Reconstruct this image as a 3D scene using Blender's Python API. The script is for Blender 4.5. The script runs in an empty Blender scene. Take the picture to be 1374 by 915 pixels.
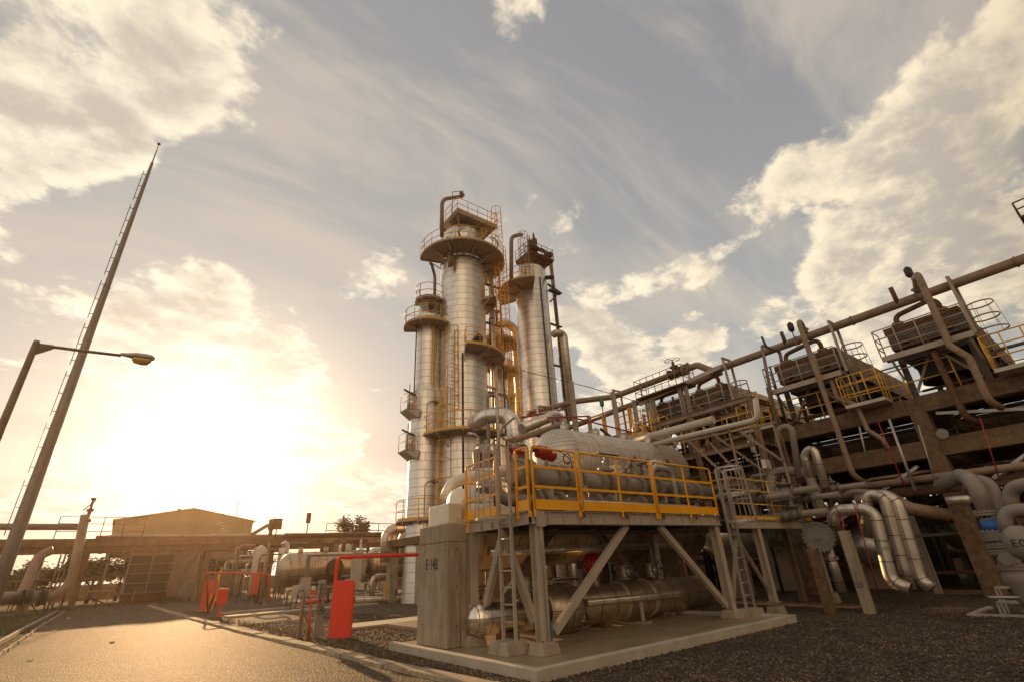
import bpy, math, random
from math import sin, cos, pi, radians, atan2, sqrt, hypot
from mathutils import Vector, Matrix
random.seed(7)
S = bpy.context.scene
COL = S.collection

# ---------------------------------------------------------------- camera
FPX, PW, PH = 640.0, 1374.0, 915.0
yaw, pit, rol = radians(38.3), radians(25.2), radians(-3.1)
EYE = Vector((0, 0, 1.6))
fw = Vector((sin(yaw)*cos(pit), cos(yaw)*cos(pit), sin(pit)))
ri0 = Vector((cos(yaw), -sin(yaw), 0)); up0 = ri0.cross(fw)
RI = cos(rol)*ri0 + sin(rol)*up0
UP = -sin(rol)*ri0 + cos(rol)*up0
cam = bpy.data.cameras.new('camera'); co = bpy.data.objects.new('camera', cam); COL.objects.link(co)
m = Matrix((RI, UP, -fw)).transposed().to_4x4(); m.translation = EYE; co.matrix_world = m
cam.sensor_width = 36; cam.lens = 36*FPX/PW; cam.clip_end = 5000; cam.clip_start = .05
S.camera = co
def ray(px, py):
    return (RI*(px-PW/2) + UP*(PH/2-py) + fw*FPX).normalized()
def at(px, py, x=None, y=None, z=None):
    d = ray(px, py)
    t = (x-EYE.x)/d.x if x is not None else (y-EYE.y)/d.y if y is not None else (z-EYE.z)/d.z
    return EYE + d*t

# ---------------------------------------------------------------- sky, sun, exposure
S.view_settings.view_transform = 'Standard'; S.view_settings.look = 'None'
S.view_settings.exposure = 0.15; S.view_settings.gamma = 1
sund = ray(285, 612)
SEL = math.asin(sund.z); SAZ = atan2(sund.x, sund.y)
W = bpy.data.worlds.new('World'); S.world = W; W.use_nodes = True
nt = W.node_tree; nt.nodes.clear()
def N(tree, t, **k):
    n = tree.nodes.new(t)
    for a, b in k.items(): setattr(n, a, b)
    return n
class G:
    """little node graph helper"""
    def __init__(s, tree): s.t = tree
    def put(s, sock, v):
        if isinstance(v, bpy.types.NodeSocket): s.t.links.new(v, sock)
        elif v is not None: sock.default_value = v
    def math(s, op, a, b=None, c=None, clamp=False):
        n = N(s.t, 'ShaderNodeMath', operation=op, use_clamp=clamp); s.put(n.inputs[0], a); s.put(n.inputs[1], b); s.put(n.inputs[2], c); return n.outputs[0]
    def vmath(s, op, a, b=None, sc=None):
        n = N(s.t, 'ShaderNodeVectorMath', operation=op); s.put(n.inputs[0], a); s.put(n.inputs[1], b)
        if sc is not None: s.put(n.inputs['Scale'], sc)
        return n.outputs['Value'] if op in ('DOT_PRODUCT', 'LENGTH') else n.outputs[0]
    def mix(s, f, a, b, mode='MIX'):
        n = N(s.t, 'ShaderNodeMix', data_type='RGBA', blend_type=mode); s.put(n.inputs[0], f); s.put(n.inputs[6], a); s.put(n.inputs[7], b); return n.outputs[2]
    def noise(s, vec, scale, det=6, rough=.55, dist=0, lac=2.0):
        n = N(s.t, 'ShaderNodeTexNoise'); s.put(n.inputs['Vector'], vec); s.put(n.inputs['Scale'], scale)
        n.inputs['Detail'].default_value = det; n.inputs['Roughness'].default_value = rough; n.inputs['Distortion'].default_value = dist; n.inputs['Lacunarity'].default_value = lac
        return n.outputs[0]
    def rng(s, v, a, b, c=0., d=1., smooth=False):
        n = N(s.t, 'ShaderNodeMapRange', interpolation_type='SMOOTHSTEP' if smooth else 'LINEAR', clamp=True)
        s.put(n.inputs[0], v); s.put(n.inputs[1], a); s.put(n.inputs[2], b); s.put(n.inputs[3], c); s.put(n.inputs[4], d); return n.outputs[0]
    def mapv(s, vec, scale=(1, 1, 1), loc=(0, 0, 0), rot=(0, 0, 0)):
        n = N(s.t, 'ShaderNodeMapping'); s.put(n.inputs[0], vec); n.inputs[1].default_value = loc; n.inputs[2].default_value = rot; n.inputs[3].default_value = scale; return n.outputs[0]
g = G(nt)
sky = N(nt, 'ShaderNodeTexSky', sky_type='NISHITA', sun_disc=False, sun_elevation=SEL, sun_rotation=SAZ, air_density=1.2, dust_density=3.0, ozone_density=1.5)
tc = N(nt, 'ShaderNodeTexCoord'); D = tc.outputs['Generated']
sep = N(nt, 'ShaderNodeSeparateXYZ'); nt.links.new(D, sep.inputs[0])
up_ = g.math('MAXIMUM', sep.outputs[2], 0.02)
inv = g.math('DIVIDE', 1.0, g.math('ADD', up_, 0.22))
plane = g.vmath('SCALE', D, sc=inv)           # perspective of a flat cloud layer overhead
sd = g.vmath('DOT_PRODUCT', D, tuple(sund))
# places of the sky that carry heavier cloud, as directions from the ground: (direction px, cos half angle, weight)
blobs = [(60, 50, 8, .28), (170, 60, 6, .28), (260, 110, 6, .30), (300, 150, 4, .24), (140, 130, 4, -.28), (80, 200, 5, .26), (170, 215, 4, .26), (40, 280, 4, .30), (120, 290, 4, -.3), (330, 260, 8, -.3), (230, 300, 5, -.3),
         (240, 385, 5, .34), (300, 395, 4, .34), (90, 430, 4, .24), (190, 470, 4, .26), (330, 480, 5, .30), (400, 500, 4, .3), (300, 590, 7, .14), (430, 600, 4, .36), (540, 560, 5, -.3), (20, 560, 6, -.25), (60, 360, 5, -.3), (90, 645, 3, .38), (30, 650, 2, .3), (510, 665, 4, .38),
         (815, 430, 5, .42), (830, 490, 4, .36), (930, 455, 3, .38), (500, 345, 4, .27), (1020, 300, 8, .12), (1120, 200, 7, .27), (1230, 130, 6, .28), (1330, 60, 6, .28), (1060, 240, 4, .2), (1240, 320, 8, .32), (1330, 260, 7, .32), (1180, 360, 5, .3), (1120, 440, 6, .26), (1130, 290, 4, -.2), (1080, 90, 8, -.25),
         (700, 20, 3, .3), (820, 150, 4, .2), (700, 240, 14, -.08), (500, 180, 12, -.26), (900, 60, 16, -.26), (1230, 20, 5, -.25), (400, 320, 5, -.3), (860, 370, 4, -.2), (1010, 160, 8, -.15), (640, 420, 6, -.3)]
bias = None
for dv, deg, w in (((-.70, -.68, .42), 19, .7), ((.10, -.95, .30), 9, .4), ((-.95, .1, .22), 11, .3)):  # unseen cloud banks added behind and left of the camera as fill light
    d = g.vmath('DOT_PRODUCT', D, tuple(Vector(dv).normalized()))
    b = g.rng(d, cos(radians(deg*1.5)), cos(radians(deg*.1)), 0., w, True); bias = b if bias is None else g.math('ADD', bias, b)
for px, py, deg, w in blobs:
    d = g.vmath('DOT_PRODUCT', D, tuple(ray(px, py)))
    b = g.rng(d, cos(radians(deg*1.5)), cos(radians(deg*.1)), 0., w, True)
    bias = b if bias is None else g.math('ADD', bias, b)
wv = N(nt, 'ShaderNodeTexNoise'); nt.links.new(plane, wv.inputs['Vector']); wv.inputs['Scale'].default_value = 2.2; wv.inputs['Detail'].default_value = 3
warp = g.vmath('ADD', plane, g.vmath('SCALE', g.vmath('SUBTRACT', wv.outputs['Color'], (.5, .5, .5)), sc=.09))
def fbm(vec): return g.noise(g.mapv(vec, (1, 1.1, 1), (3.1, 7.7, 0.4)), 3.5, 10, .60, .1)
n1 = fbm(warp)
sdir = Vector((sund.x, sund.y, 0)).normalized()
n1s = fbm(g.vmath('ADD', warp, tuple(sdir*.035)))
dens = g.math('ADD', g.math('MULTIPLY', n1, 2.0), g.math('MULTIPLY', bias, .72))
mask = g.rng(dens, 1.07, 1.27, 0, 1, True)
thick = g.rng(dens, 1.14, 1.60, 0, 1, True)
cir = g.noise(g.mapv(warp, (.6, 2.2, 1), (0, 1, 0), (0, 0, radians(-35))), 1.7, 9, .6, .5)
veil = g.rng(cir, .42, .66, .0, 1.0, True)
glow = g.math('POWER', g.math('MAXIMUM', sd, 0.0), 80.)
glow2 = g.math('POWER', g.math('MAXIMUM', sd, 0.0), 18.)
glow3 = g.math('POWER', g.math('MAXIMUM', sd, 0.0), 2.2)
SKY_K = .085
nsky = g.mix(1.0, sky.outputs[0], (SKY_K*.95, SKY_K*.95, SKY_K*1.05, 1), 'MULTIPLY')
low = g.rng(sep.outputs[2], 0.0, .85, 1., 0., True)
hazec = g.mix(low, (.27, .275, .30, 1), (.56, .585, .56, 1))
hazec = g.mix(glow3, hazec, (.47, .46, .43, 1))
base = g.mix(.82, nsky, hazec)
base = g.mix(g.math('MULTIPLY', veil, .60), base, (.62, .55, .47, 1))
cl_d = g.mix(glow3, (.52, .47, .41, 1), (.60, .54, .45, 1))
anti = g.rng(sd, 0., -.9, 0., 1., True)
cl_l = g.mix(glow3, g.mix(anti, (1.0, .88, .64, 1), (4.6, 3.9, 2.9, 1)), (1.02, .95, .78, 1))  # clouds opposite the sun made extra bright to light the front faces
lit = g.rng(g.math('ADD', g.math('MULTIPLY', g.math('SUBTRACT', n1, n1s), 2.6), g.math('MULTIPLY', thick, -.28)), -.42, .16, 0, 1, True)
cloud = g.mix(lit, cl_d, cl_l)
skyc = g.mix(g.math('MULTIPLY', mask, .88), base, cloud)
skyc = g.mix(1.0, skyc, g.mix(g.rng(sd, -.7, .25, 0., 1., True), (.60, .52, .44, 1), (1.04, 1.0, .96, 1)), 'MULTIPLY')
ga = g.mix(1.0, skyc, g.mix(1.0, (1.0, .88, .66, 1), g.math('MULTIPLY', glow2, .09), 'MULTIPLY'), 'ADD')
ga = g.mix(1.0, ga, g.mix(1.0, (1.0, .94, .80, 1), g.math('MULTIPLY', glow, .55), 'MULTIPLY'), 'ADD')
drk = g.rng(g.vmath('DOT_PRODUCT', D, tuple(Vector((.75, -.62, .1)).normalized())), .60, .98, 1., .38, True)  # unseen sky behind right darkened so the fill comes from the left
ga = g.vmath('SCALE', ga, sc=drk)
bg = N(nt, 'ShaderNodeBackground'); nt.links.new(ga, bg.inputs[0]); bg.inputs[1].default_value = 1.0
out = N(nt, 'ShaderNodeOutputWorld'); nt.links.new(bg.outputs[0], out.inputs[0])
W.cycles.sampling_method = 'MANUAL'; W.cycles.sample_map_resolution = 512

sun = bpy.data.lights.new('sun', 'SUN'); so = bpy.data.objects.new('sun', sun); COL.objects.link(so)
sun.energy = 5.0; sun.angle = radians(.6); sun.color = (1.0, .60, .28)
so.rotation_euler = sund.to_track_quat('Z', 'Y').to_euler()

# ---------------------------------------------------------------- materials
MATS = {}
def mat(name, col, rough=.6, metal=0., var=.15, scale=3., stain=None, stain_amt=.0, bump=.0, bscale=40., streak=False, spec=.5):
    if name in MATS: return MATS[name]
    M = bpy.data.materials.new(name); M.use_nodes = True; t = M.node_tree; p = t.nodes['Principled BSDF']; q = G(t)
    c = N(t, 'ShaderNodeTexCoord').outputs['Object']
    geo = N(t, 'ShaderNodeNewGeometry').outputs['Position']
    n = q.noise(geo, scale, 6, .6)
    f = q.rng(n, .3, .7, 1-var, 1+var)
    colr = q.vmath('SCALE', tuple(col[:3]), sc=f)
    if stain:
        v2 = q.mapv(geo, (1, 1, .18 if streak else 1), (5, 3, 1))
        s2 = q.noise(v2, scale*2.6, 8, .7, .1)
        m2 = q.math('MULTIPLY', q.rng(s2, .64-stain_amt*.35, .80-stain_amt*.2, 0, 1), .55)
        colr = q.mix(m2, colr, tuple(stain)+(1,))
        q.put(p.inputs['Metallic'], q.math('MULTIPLY', q.math('SUBTRACT', 1., m2), metal))
    else: p.inputs['Metallic'].default_value = metal
    t.links.new(colr, p.inputs['Base Color'])
    q.put(p.inputs['Roughness'], q.rng(q.noise(geo, scale*2.3, 5, .6), .3, .7, max(.05, rough-.12), min(1, rough+.15)))
    p.inputs['Specular IOR Level'].default_value = spec
    if bump:
        b = N(t, 'ShaderNodeBump'); b.inputs['Strength'].default_value = bump; b.inputs['Distance'].default_value = .02
        t.links.new(q.noise(geo, bscale, 5, .65), b.inputs['Height']); t.links.new(b.outputs[0], p.inputs['Normal'])
    MATS[name] = M; return M
def clad(name, col, bw=1.6, bh=.75, rough=.34, metal=.88, stain=(.30, .17, .08), amt=.25, off=.5, seam=.012, seamc=.16):
    """sheet-metal insulation jacket: UVs are metres round and along, seams come from a running bond"""
    if name in MATS: return MATS[name]
    M = bpy.data.materials.new(name); M.use_nodes = True; t = M.node_tree; p = t.nodes['Principled BSDF']; q = G(t)
    uv = N(t, 'ShaderNodeTexCoord').outputs['UV']; geo = N(t, 'ShaderNodeNewGeometry').outputs['Position']
    br = N(t, 'ShaderNodeTexBrick', offset=off, offset_frequency=2, squash=1.0)
    t.links.new(uv, br.inputs['Vector'])
    for k, v in (('Scale', 1.), ('Mortar Size', seam), ('Mortar Smooth', .25), ('Bias', 0.), ('Brick Width', bw), ('Row Height', bh)): br.inputs[k].default_value = v
    br.inputs['Color1'].default_value = (.975, .975, .975, 1); br.inputs['Color2'].default_value = (1.03, 1.03, 1.03, 1); br.inputs['Mortar'].default_value = (seamc, seamc*.8, seamc*.65, 1)
    n = q.noise(geo, 1.3, 7, .62)
    st = q.noise(q.mapv(geo, (2.2, 2.2, .22)), 2.0, 8, .7, .4)
    c1 = q.mix(1., tuple(col)+(1,), br.outputs['Color'], 'MULTIPLY')
    c1 = q.vmath('SCALE', c1, sc=q.rng(n, .3, .7, .86, 1.12))
    ms = q.math('MULTIPLY', q.rng(st, .62-amt*.3, .80-amt*.2, 0, 1), .6)
    c2 = q.mix(ms, c1, tuple(stain)+(1,))
    t.links.new(c2, p.inputs['Base Color'])
    q.put(p.inputs['Metallic'], q.math('MULTIPLY', q.math('SUBTRACT', 1., ms), metal))
    q.put(p.inputs['Roughness'], q.rng(q.noise(geo, 2.6, 6, .6), .3, .7, rough-.04, rough+.07))
    b = N(t, 'ShaderNodeBump'); b.inputs['Strength'].default_value = .6; b.inputs['Distance'].default_value = .03
    h = q.math('ADD', q.math('MULTIPLY', br.outputs['Fac'], -1.), q.math('MULTIPLY', q.noise(geo, .9, 2, .5), .12))
    t.links.new(h, b.inputs['Height']); t.links.new(b.outputs[0], p.inputs['Normal'])
    MATS[name] = M; return M
ALU = clad('aluminium_jacket', (.82, .76, .68), 5.6, .52, .36, .90, (.36, .20, .09), .12, .31, .012, .36)
ALU2 = clad('weathered_jacket', (.78, .71, .62), 3.4, .5, .32, .88, (.28, .17, .09), .3, .31, .011, .36)
ALUV = clad('vessel_jacket', (0.660, 0.572, 0.472), .9, .55, .5, .7, (.24, .17, .11), .3, .5, .008, .3)
ALUS = clad('shiny_jacket', (0.900, 0.814, 0.690), .9, .30, .24, .95, (.3, .2, .1), .1, 0., .010, .3)
ALUP = clad('pipe_jacket', (.66, .58, .49), 3., .55, .40, .82, (.24, .14, .07), .45, 0., .014, .25)
ALUB = clad('brown_shaded_jacket', (.52, .41, .29), 3., .6, .36, .85, (.16, .09, .045), .5, 0., .014, .22)  # darker jacket copy, shade under the platform put into its colour
KERB = mat('kerb_stone', (.36, .285, .19), .9, 0., .3, 2.0, (.12, .085, .05), .5, .5, 30)
STEEL = mat('grey_paint', (.44, .36, .285), .5, 0., .12, 2., (.22, .11, .05), .18, .0, 40, True)
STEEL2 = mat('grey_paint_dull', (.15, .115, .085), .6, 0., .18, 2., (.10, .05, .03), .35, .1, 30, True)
GALV = mat('galvanised_steel', (0.460, 0.417, 0.363), .42, .55, .15, 4., (.25, .15, .09), .15)
PIPE = mat('pipe_paint', (.30, .20, .13), .5, 0., .18, 2., (.15, .06, .025), .45)
PIPEG = mat('pipe_grey', (.25, .205, .165), .42, 0., .1, 2., (.20, .11, .06), .15)
IRON = mat('cast_iron', (.20, .17, .14), .5, .2, .15, 4., (.12, .07, .04), .2)
RUST = mat('rusty_steel', (.14, .065, .032), .8, 0., .35, 4., (.26, .11, .035), .4, .3, 30)
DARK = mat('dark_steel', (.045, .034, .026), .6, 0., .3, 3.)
YEL = mat('yellow_paint', (0.950, 0.420, 0.012), .42, 0., .08, 2., (.34, .15, .03), .14)
YEL2 = mat('old_yellow_paint', (.80, .44, .06), .55, 0., .12, 2., (.28, .14, .05), .4)
RED = mat('red_paint', (0.800, 0.050, 0.020), .45, 0., .08, 1.5, (.35, .03, .015), .08)
REDD = mat('dark_red_paint', (0.360, 0.020, 0.020), .35, 0., .1, 3.)
REDR = mat('faded_red_paint', (0.620, 0.100, 0.050), .55, 0., .15, 3., (.25, .09, .05), .2)
WHITE = mat('white_sheet', (0.780, 0.707, 0.580), .45, .3, .08, 2., (.40, .28, .18), .15)
CREAM = mat('cream_paint', (0.550, 0.490, 0.419), .6, 0., .1, 1.5, (.3, .2, .12), .25, 0, 40, True)
CONC = mat('concrete', (0.380, 0.310, 0.227), .85, 0., .15, 2.2, (.11, .08, .055), .55, .35, 25, True)
CONCR = mat('stained_shaded_concrete', (.20, .12, .066), .88, 0., .3, 3.0, (.05, .024, .012), .6, .4, 18, False)
CONCL = mat('pale_concrete', (0.460, 0.397, 0.308), .85, 0., .18, 1.5, (.24, .18, .12), .3, .3, 30)
SLAB = mat('slab_concrete', (.33, .25, .16), .44, 0., .22, 1.0, (.14, .10, .06), .4, .2, 25)
BLACK = mat('black_rubber', (0.020, 0.019, 0.016), .5, 0., .2, 3.)
BLUE = mat('blue_paint', (0.035, 0.130, 0.420), .5, 0., .15, 4.)
GREEN = mat('green_tinge', (0.060, 0.160, 0.100), .6, 0., .2, 4.)
GLASS = mat('amber_glass', (0.750, 0.480, 0.140), .2, 0., .1, 9.)
LETTER = mat('black_lettering', (0.018, 0.015, 0.011), .8, 0., .2, 30.)
SHEET = mat('shed_sheeting', (0.420, 0.344, 0.226), .55, .1, .1, .4, (.3, .22, .14), .1, 0, 40, True)

def ground_mat(name, c1, c2, c3, scale, bump, rough=.9, patch=.4, pc=(.1, .07, .05), sp=.3):
    M = bpy.data.materials.new(name); M.use_nodes = True; t = M.node_tree; p = t.nodes['Principled BSDF']; q = G(t); p.inputs['Specular IOR Level'].default_value = sp
    geo = N(t, 'ShaderNodeNewGeometry').outputs['Position']
    v = N(t, 'ShaderNodeTexVoronoi'); t.links.new(geo, v.inputs['Vector']); v.inputs['Scale'].default_value = scale
    hs = N(t, 'ShaderNodeSeparateColor'); t.links.new(v.outputs['Color'], hs.inputs[0])
    c = q.mix(hs.outputs[0], tuple(c1)+(1,), tuple(c2)+(1,))
    c = q.mix(q.rng(hs.outputs[1], .8, .95, 0, 1), c, tuple(c3)+(1,))
    big = q.noise(geo, .35, 7, .62, .4)
    c = q.mix(q.rng(big, .48, .66, 0, patch), c, tuple(pc)+(1,))
    c = q.vmath('SCALE', c, sc=q.rng(q.noise(geo, 1.8, 6, .6), .3, .7, .70, 1.28))
    if name == 'asphalt':
        cw = N(t, 'ShaderNodeTexNoise'); t.links.new(geo, cw.inputs['Vector']); cw.inputs['Scale'].default_value = 1.4; cw.inputs['Detail'].default_value = 6
        cv = N(t, 'ShaderNodeTexVoronoi', feature='DISTANCE_TO_EDGE'); cv.inputs['Scale'].default_value = .34
        t.links.new(q.vmath('ADD', geo, q.vmath('SCALE', q.vmath('SUBTRACT', cw.outputs['Color'], (.5, .5, .5)), sc=1.6)), cv.inputs['Vector'])
        c = q.vmath('SCALE', c, sc=q.rng(cv.outputs['Distance'], .0, .006, .45, 1.))
        c = q.vmath('SCALE', c, sc=q.rng(q.noise(q.mapv(geo, (1.6, .12, 1)), .9, 4, .5), .35, .65, .72, 1.2))
        oil = q.rng(q.noise(q.mapv(geo, (1, .5, 1), (4, 9, 0)), .55, 3, .5), .64, .72, 0., .55); c = q.mix(oil, c, (.02, .017, .013, 1))
    t.links.new(c, p.inputs['Base Color']); p.inputs['Roughness'].default_value = rough
    b = N(t, 'ShaderNodeBump'); b.inputs['Strength'].default_value = bump; b.inputs['Distance'].default_value = .6/scale
    h = q.math('ADD', q.math('MULTIPLY', v.outputs['Distance'], -1.), q.math('MULTIPLY', hs.outputs[2], .5))
    t.links.new(h, b.inputs['Height']); t.links.new(b.outputs[0], p.inputs['Normal'])
    MATS[name] = M; return M
GRAVEL = ground_mat('gravel', (.045, .031, .020), (.14, .10, .066), (.34, .26, .17), 28, 1.0, .85, .45, (.05, .034, .020))
ASPH = ground_mat('asphalt', (.042, .027, .012), (.115, .073, .031), (.32, .22, .10), 26, 1.0, .74, .4, (.035, .022, .011), .25)
EARTH = ground_mat('rough_ground', (.05, .045, .022), (.10, .08, .045), (.15, .12, .07), 12, .8, .95, .6, (.035, .045, .015), .08)
# ---------------------------------------------------------------- mesh builder
ORG = {}
def basis(d, upv=Vector((0, 0, 1))):
    d = d.normalized()
    if abs(d.dot(upv)) > .98: upv = Vector((0, 1, 0))
    s = d.cross(upv).normalized(); u = s.cross(d).normalized()
    return d, s, u
class MB:
    def __init__(s): s.v = []; s.f = []; s.uv = []; s.sm = []
    def face(s, idx, uvs=None, sm=False): s.f.append(idx); s.uv.append(uvs); s.sm.append(sm)
    def hexa(s, P):
        b = len(s.v); s.v += [tuple(p) for p in P]
        for q in ((3, 2, 1, 0), (4, 5, 6, 7), (0, 1, 5, 4), (1, 2, 6, 5), (2, 3, 7, 6), (3, 0, 4, 7)): s.face(tuple(b+i for i in q))
        return s
    def bx(s, x0, x1, y0, y1, z0, z1):
        if x1 < x0: x0, x1 = x1, x0
        if y1 < y0: y0, y1 = y1, y0
        if z1 < z0: z0, z1 = z1, z0
        s.hexa([(x0, y0, z0), (x1, y0, z0), (x1, y1, z0), (x0, y1, z0), (x0, y0, z1), (x1, y0, z1), (x1, y1, z1), (x0, y1, z1)]); return s
    def bar(s, p, q, w, h=None, upv=Vector((0, 0, 1)), o=(0, 0)):
        p, q = Vector(p), Vector(q); h = h or w
        d, sd, u = basis(q-p, upv); off = sd*o[0]+u*o[1]
        P = [e+off+sd*a*w/2+u*b*h/2 for e in (p, q) for a, b in ((-1, -1), (1, -1), (1, 1), (-1, 1))]
        s.hexa([P[0], P[1], P[2], P[3], P[4], P[5], P[6], P[7]]); return s
    def ibeam(s, p, q, d, w, t=.014, upv=Vector((0, 0, 1))):
        s.bar(p, q, t, d-2*t, upv); s.bar(p, q, w, t, upv, (0, d/2-t/2)); s.bar(p, q, w, t, upv, (0, -d/2+t/2)); return s
    def ring(s, rings, closed=False, sm=True, us=None, caps=True, uoff=0.):
        """skin a list of vertex rings (lists of n points)"""
        n = len(rings[0]); b = len(s.v)
        for R in rings: s.v += [tuple(p) for p in R]
        L = [0.]
        for i in range(1, len(rings)): L.append(L[-1] + (sum((Vector(a) for a in rings[i]), Vector())/n - sum((Vector(a) for a in rings[i-1]), Vector())/n).length if us is None else us[i])
        for i in range(len(rings)-1):
            rad = max((Vector(rings[i][0])-Vector(rings[i][n//2])).length, (Vector(rings[i+1][0])-Vector(rings[i+1][n//2])).length)*pi/2*2
            for j in range(n):
                k = (j+1) % n; u0, u1 = uoff+j/n*rad, uoff+(j+1)/n*rad
                s.face((b+i*n+j, b+i*n+k, b+(i+1)*n+k, b+(i+1)*n+j), ((u0, L[i]), (u1, L[i]), (u1, L[i+1]), (u0, L[i+1])), sm)
        if caps:
            s.face(tuple(b+j for j in reversed(range(n)))); s.face(tuple(b+(len(rings)-1)*n+j for j in range(n)))
        return s
    def cyl(s, p, q, r, r2=None, n=12, sm=True, caps=True):
        p, q = Vector(p), Vector(q); r2 = r if r2 is None else r2
        d, a, u = basis(q-p)
        s.ring([[e+(a*cos(t)+u*sin(t))*rr for t in [2*pi*i/n for i in range(n)]] for e, rr in ((p, r), (q, r2))], sm=sm, caps=caps); return s
    def lathe(s, o, axis, prof, n=32, caps=True):
        """prof: [(radius, distance along axis)]"""
        o = Vector(o); d, a, u = basis(Vector(axis)); us = [0.]
        for i in range(1, len(prof)): us.append(us[-1]+hypot(prof[i][0]-prof[i-1][0], prof[i][1]-prof[i-1][1]))
        base = prof[0][1]
        s.ring([[o+d*h+(a*cos(t)+u*sin(t))*max(r, .0005) for t in [2*pi*i/n for i in range(n)]] for r, h in prof], us=us, caps=caps); return s
    def tube(s, pts, r, bend=None, n=12, caps=True):
        pts = [Vector(p) for p in pts]; bend = bend if bend is not None else r*3
        P = [pts[0]]
        for i in range(1, len(pts)-1):
            a, b, c = pts[i-1], pts[i], pts[i+1]; d1 = (a-b).normalized(); d2 = (c-b).normalized()
            ang = d1.angle(d2)
            if ang > 3.1: P.append(b); continue
            L = min(bend/math.tan(ang/2), (a-b).length*.49, (c-b).length*.49)
            e = b+d1*L; f2 = b+d2*L; R = L*math.tan(ang/2); cen = b+(d1+d2).normalized()*(R/sin(ang/2))
            k = max(3, int((pi-ang)/(pi/2)*7)); v1, v2 = e-cen, f2-cen
            for j in range(k+1):
                t = j/k; w = v1.normalized().slerp(v2.normalized(), t)*R; P.append(cen+w)
        P.append(pts[-1])
        Q = [P[0]]
        for p in P[1:]:
            if (p-Q[-1]).length > 1e-4: Q.append(p)
        P = Q; rings = []; d0, a, u = basis(P[1]-P[0])
        for i, p in enumerate(P):
            t = (P[min(i+1, len(P)-1)]-P[max(i-1, 0)]).normalized()
            a = (a-t*a.dot(t)).normalized(); u = a.cross(t)
            k = 1.
            if 0 < i < len(P)-1:
                c = (P[i+1]-p).normalized().dot((p-P[i-1]).normalized()); k = 1
            rings.append([p+(a*cos(x)+u*sin(x))*r for x in [2*pi*j/n for j in range(n)]])
        s.ring(rings, caps=caps); return s
    def torus(s, c, axis, R, r, n=24, m=6, a0=0, a1=2*pi, ref=None):
        c = Vector(c); d, a, u = basis(Vector(axis))
        if ref is not None: a = Vector(ref).normalized(); u = d.cross(a)
        full = abs(a1-a0-2*pi) < 1e-6; k = n if full else n+1; rings = []
        for i in range(k):
            t = a0+(a1-a0)*i/n; e = a*cos(t)+u*sin(t)
            rings.append([c+e*(R+r*cos(x))+d*r*sin(x) for x in [2*pi*j/m for j in range(m)]])
        if full: rings.append(rings[0])
        s.ring(rings, caps=not full); return s
    def sector(s, c, r0, r1, a0, a1, z, t, n=24):
        cx_, cy_ = c; b = len(s.v)
        for i in range(n+1):
            a = a0+(a1-a0)*i/n
            for rr, zz in ((r0, z), (r1, z), (r1, z+t), (r0, z+t)): s.v.append((cx_+rr*cos(a), cy_+rr*sin(a), zz))
        for i in range(n):
            for j in range(4):
                k = (j+1) % 4; s.face((b+i*4+j, b+i*4+k, b+(i+1)*4+k, b+(i+1)*4+j))
        s.face((b, b+1, b+2, b+3)); s.face((b+n*4+3, b+n*4+2, b+n*4+1, b+n*4)); return s
    def build(s, name, m_, parent=None, loc=None, bevel=0):
        me = bpy.data.meshes.new(name)
        if loc is None: loc = ORG[parent.name] if parent else Vector((sum(v[0] for v in s.v)/len(s.v), sum(v[1] for v in s.v)/len(s.v), min(v[2] for v in s.v)))
        loc = Vector(loc)
        me.from_pydata([(v[0]-loc.x, v[1]-loc.y, v[2]-loc.z) for v in s.v], [], s.f)
        me.polygons.foreach_set('use_smooth', s.sm)
        if any(u for u in s.uv):
            ul = me.uv_layers.new(name='UVMap'); flat = []
            for f_, u in zip(s.f, s.uv):
                for i in range(len(f_)): flat += list(u[i]) if u else [0.01, 0.3]
            ul.data.foreach_set('uv', flat)
        me.materials.append(m_); me.update()
        o = bpy.data.objects.new(name, me); COL.objects.link(o)
        if parent: o.parent = parent; ORG[o.name] = ORG[parent.name]
        else: o.location = loc; ORG[o.name] = loc
        if bevel:
            b = o.modifiers.new('bevel', 'BEVEL'); b.width = bevel; b.segments = 2; b.limit_method = 'ANGLE'
        return o
def tag(o, label=None, cat=None, group=None, kind=None):
    if label: o['label'] = label
    if cat: o['category'] = cat
    if group: o['group'] = group
    if kind: o['kind'] = kind
    return o
def thing(name, loc, label, cat, group=None):
    o = bpy.data.objects.new(name, None); COL.objects.link(o); o.location = Vector(loc); o.empty_display_size = .2
    ORG[o.name] = Vector(loc); return tag(o, label, cat, group)
def copy_thing(o, loc, label=None, rz=0, parent=None):
    c = o.copy(); COL.objects.link(c); c.parent = parent
    if parent is None: c.location = Vector(loc); c.rotation_euler = (0, 0, rz); ORG[c.name] = Vector(loc)
    if label: c['label'] = label
    for ch in list(o.children): copy_thing(ch, None, parent=c)
    return c
V = Vector
def rail(mb, pts, h=1.1, r=.022, mids=(.55,), sp=1.3, toe=0., n=6, ends=True):
    """tube handrail along a polyline of deck points"""
    pts = [V(p) for p in pts]; Z = V((0, 0, 1))
    for i in range(len(pts)-1):
        a, b = pts[i], pts[i+1]; k = max(1, round((b-a).length/sp))
        for lv in (h,)+tuple(mids): mb.cyl(a+Z*lv, b+Z*lv, r, n=n)
        for j in range(k+1):
            if j == k and i < len(pts)-2: continue
            p = a.lerp(b, j/k); mb.cyl(p, p+Z*h, r, n=n)
        if toe: mb.bar(a+Z*toe/2, b+Z*toe/2, .012, toe)
    return mb
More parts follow.
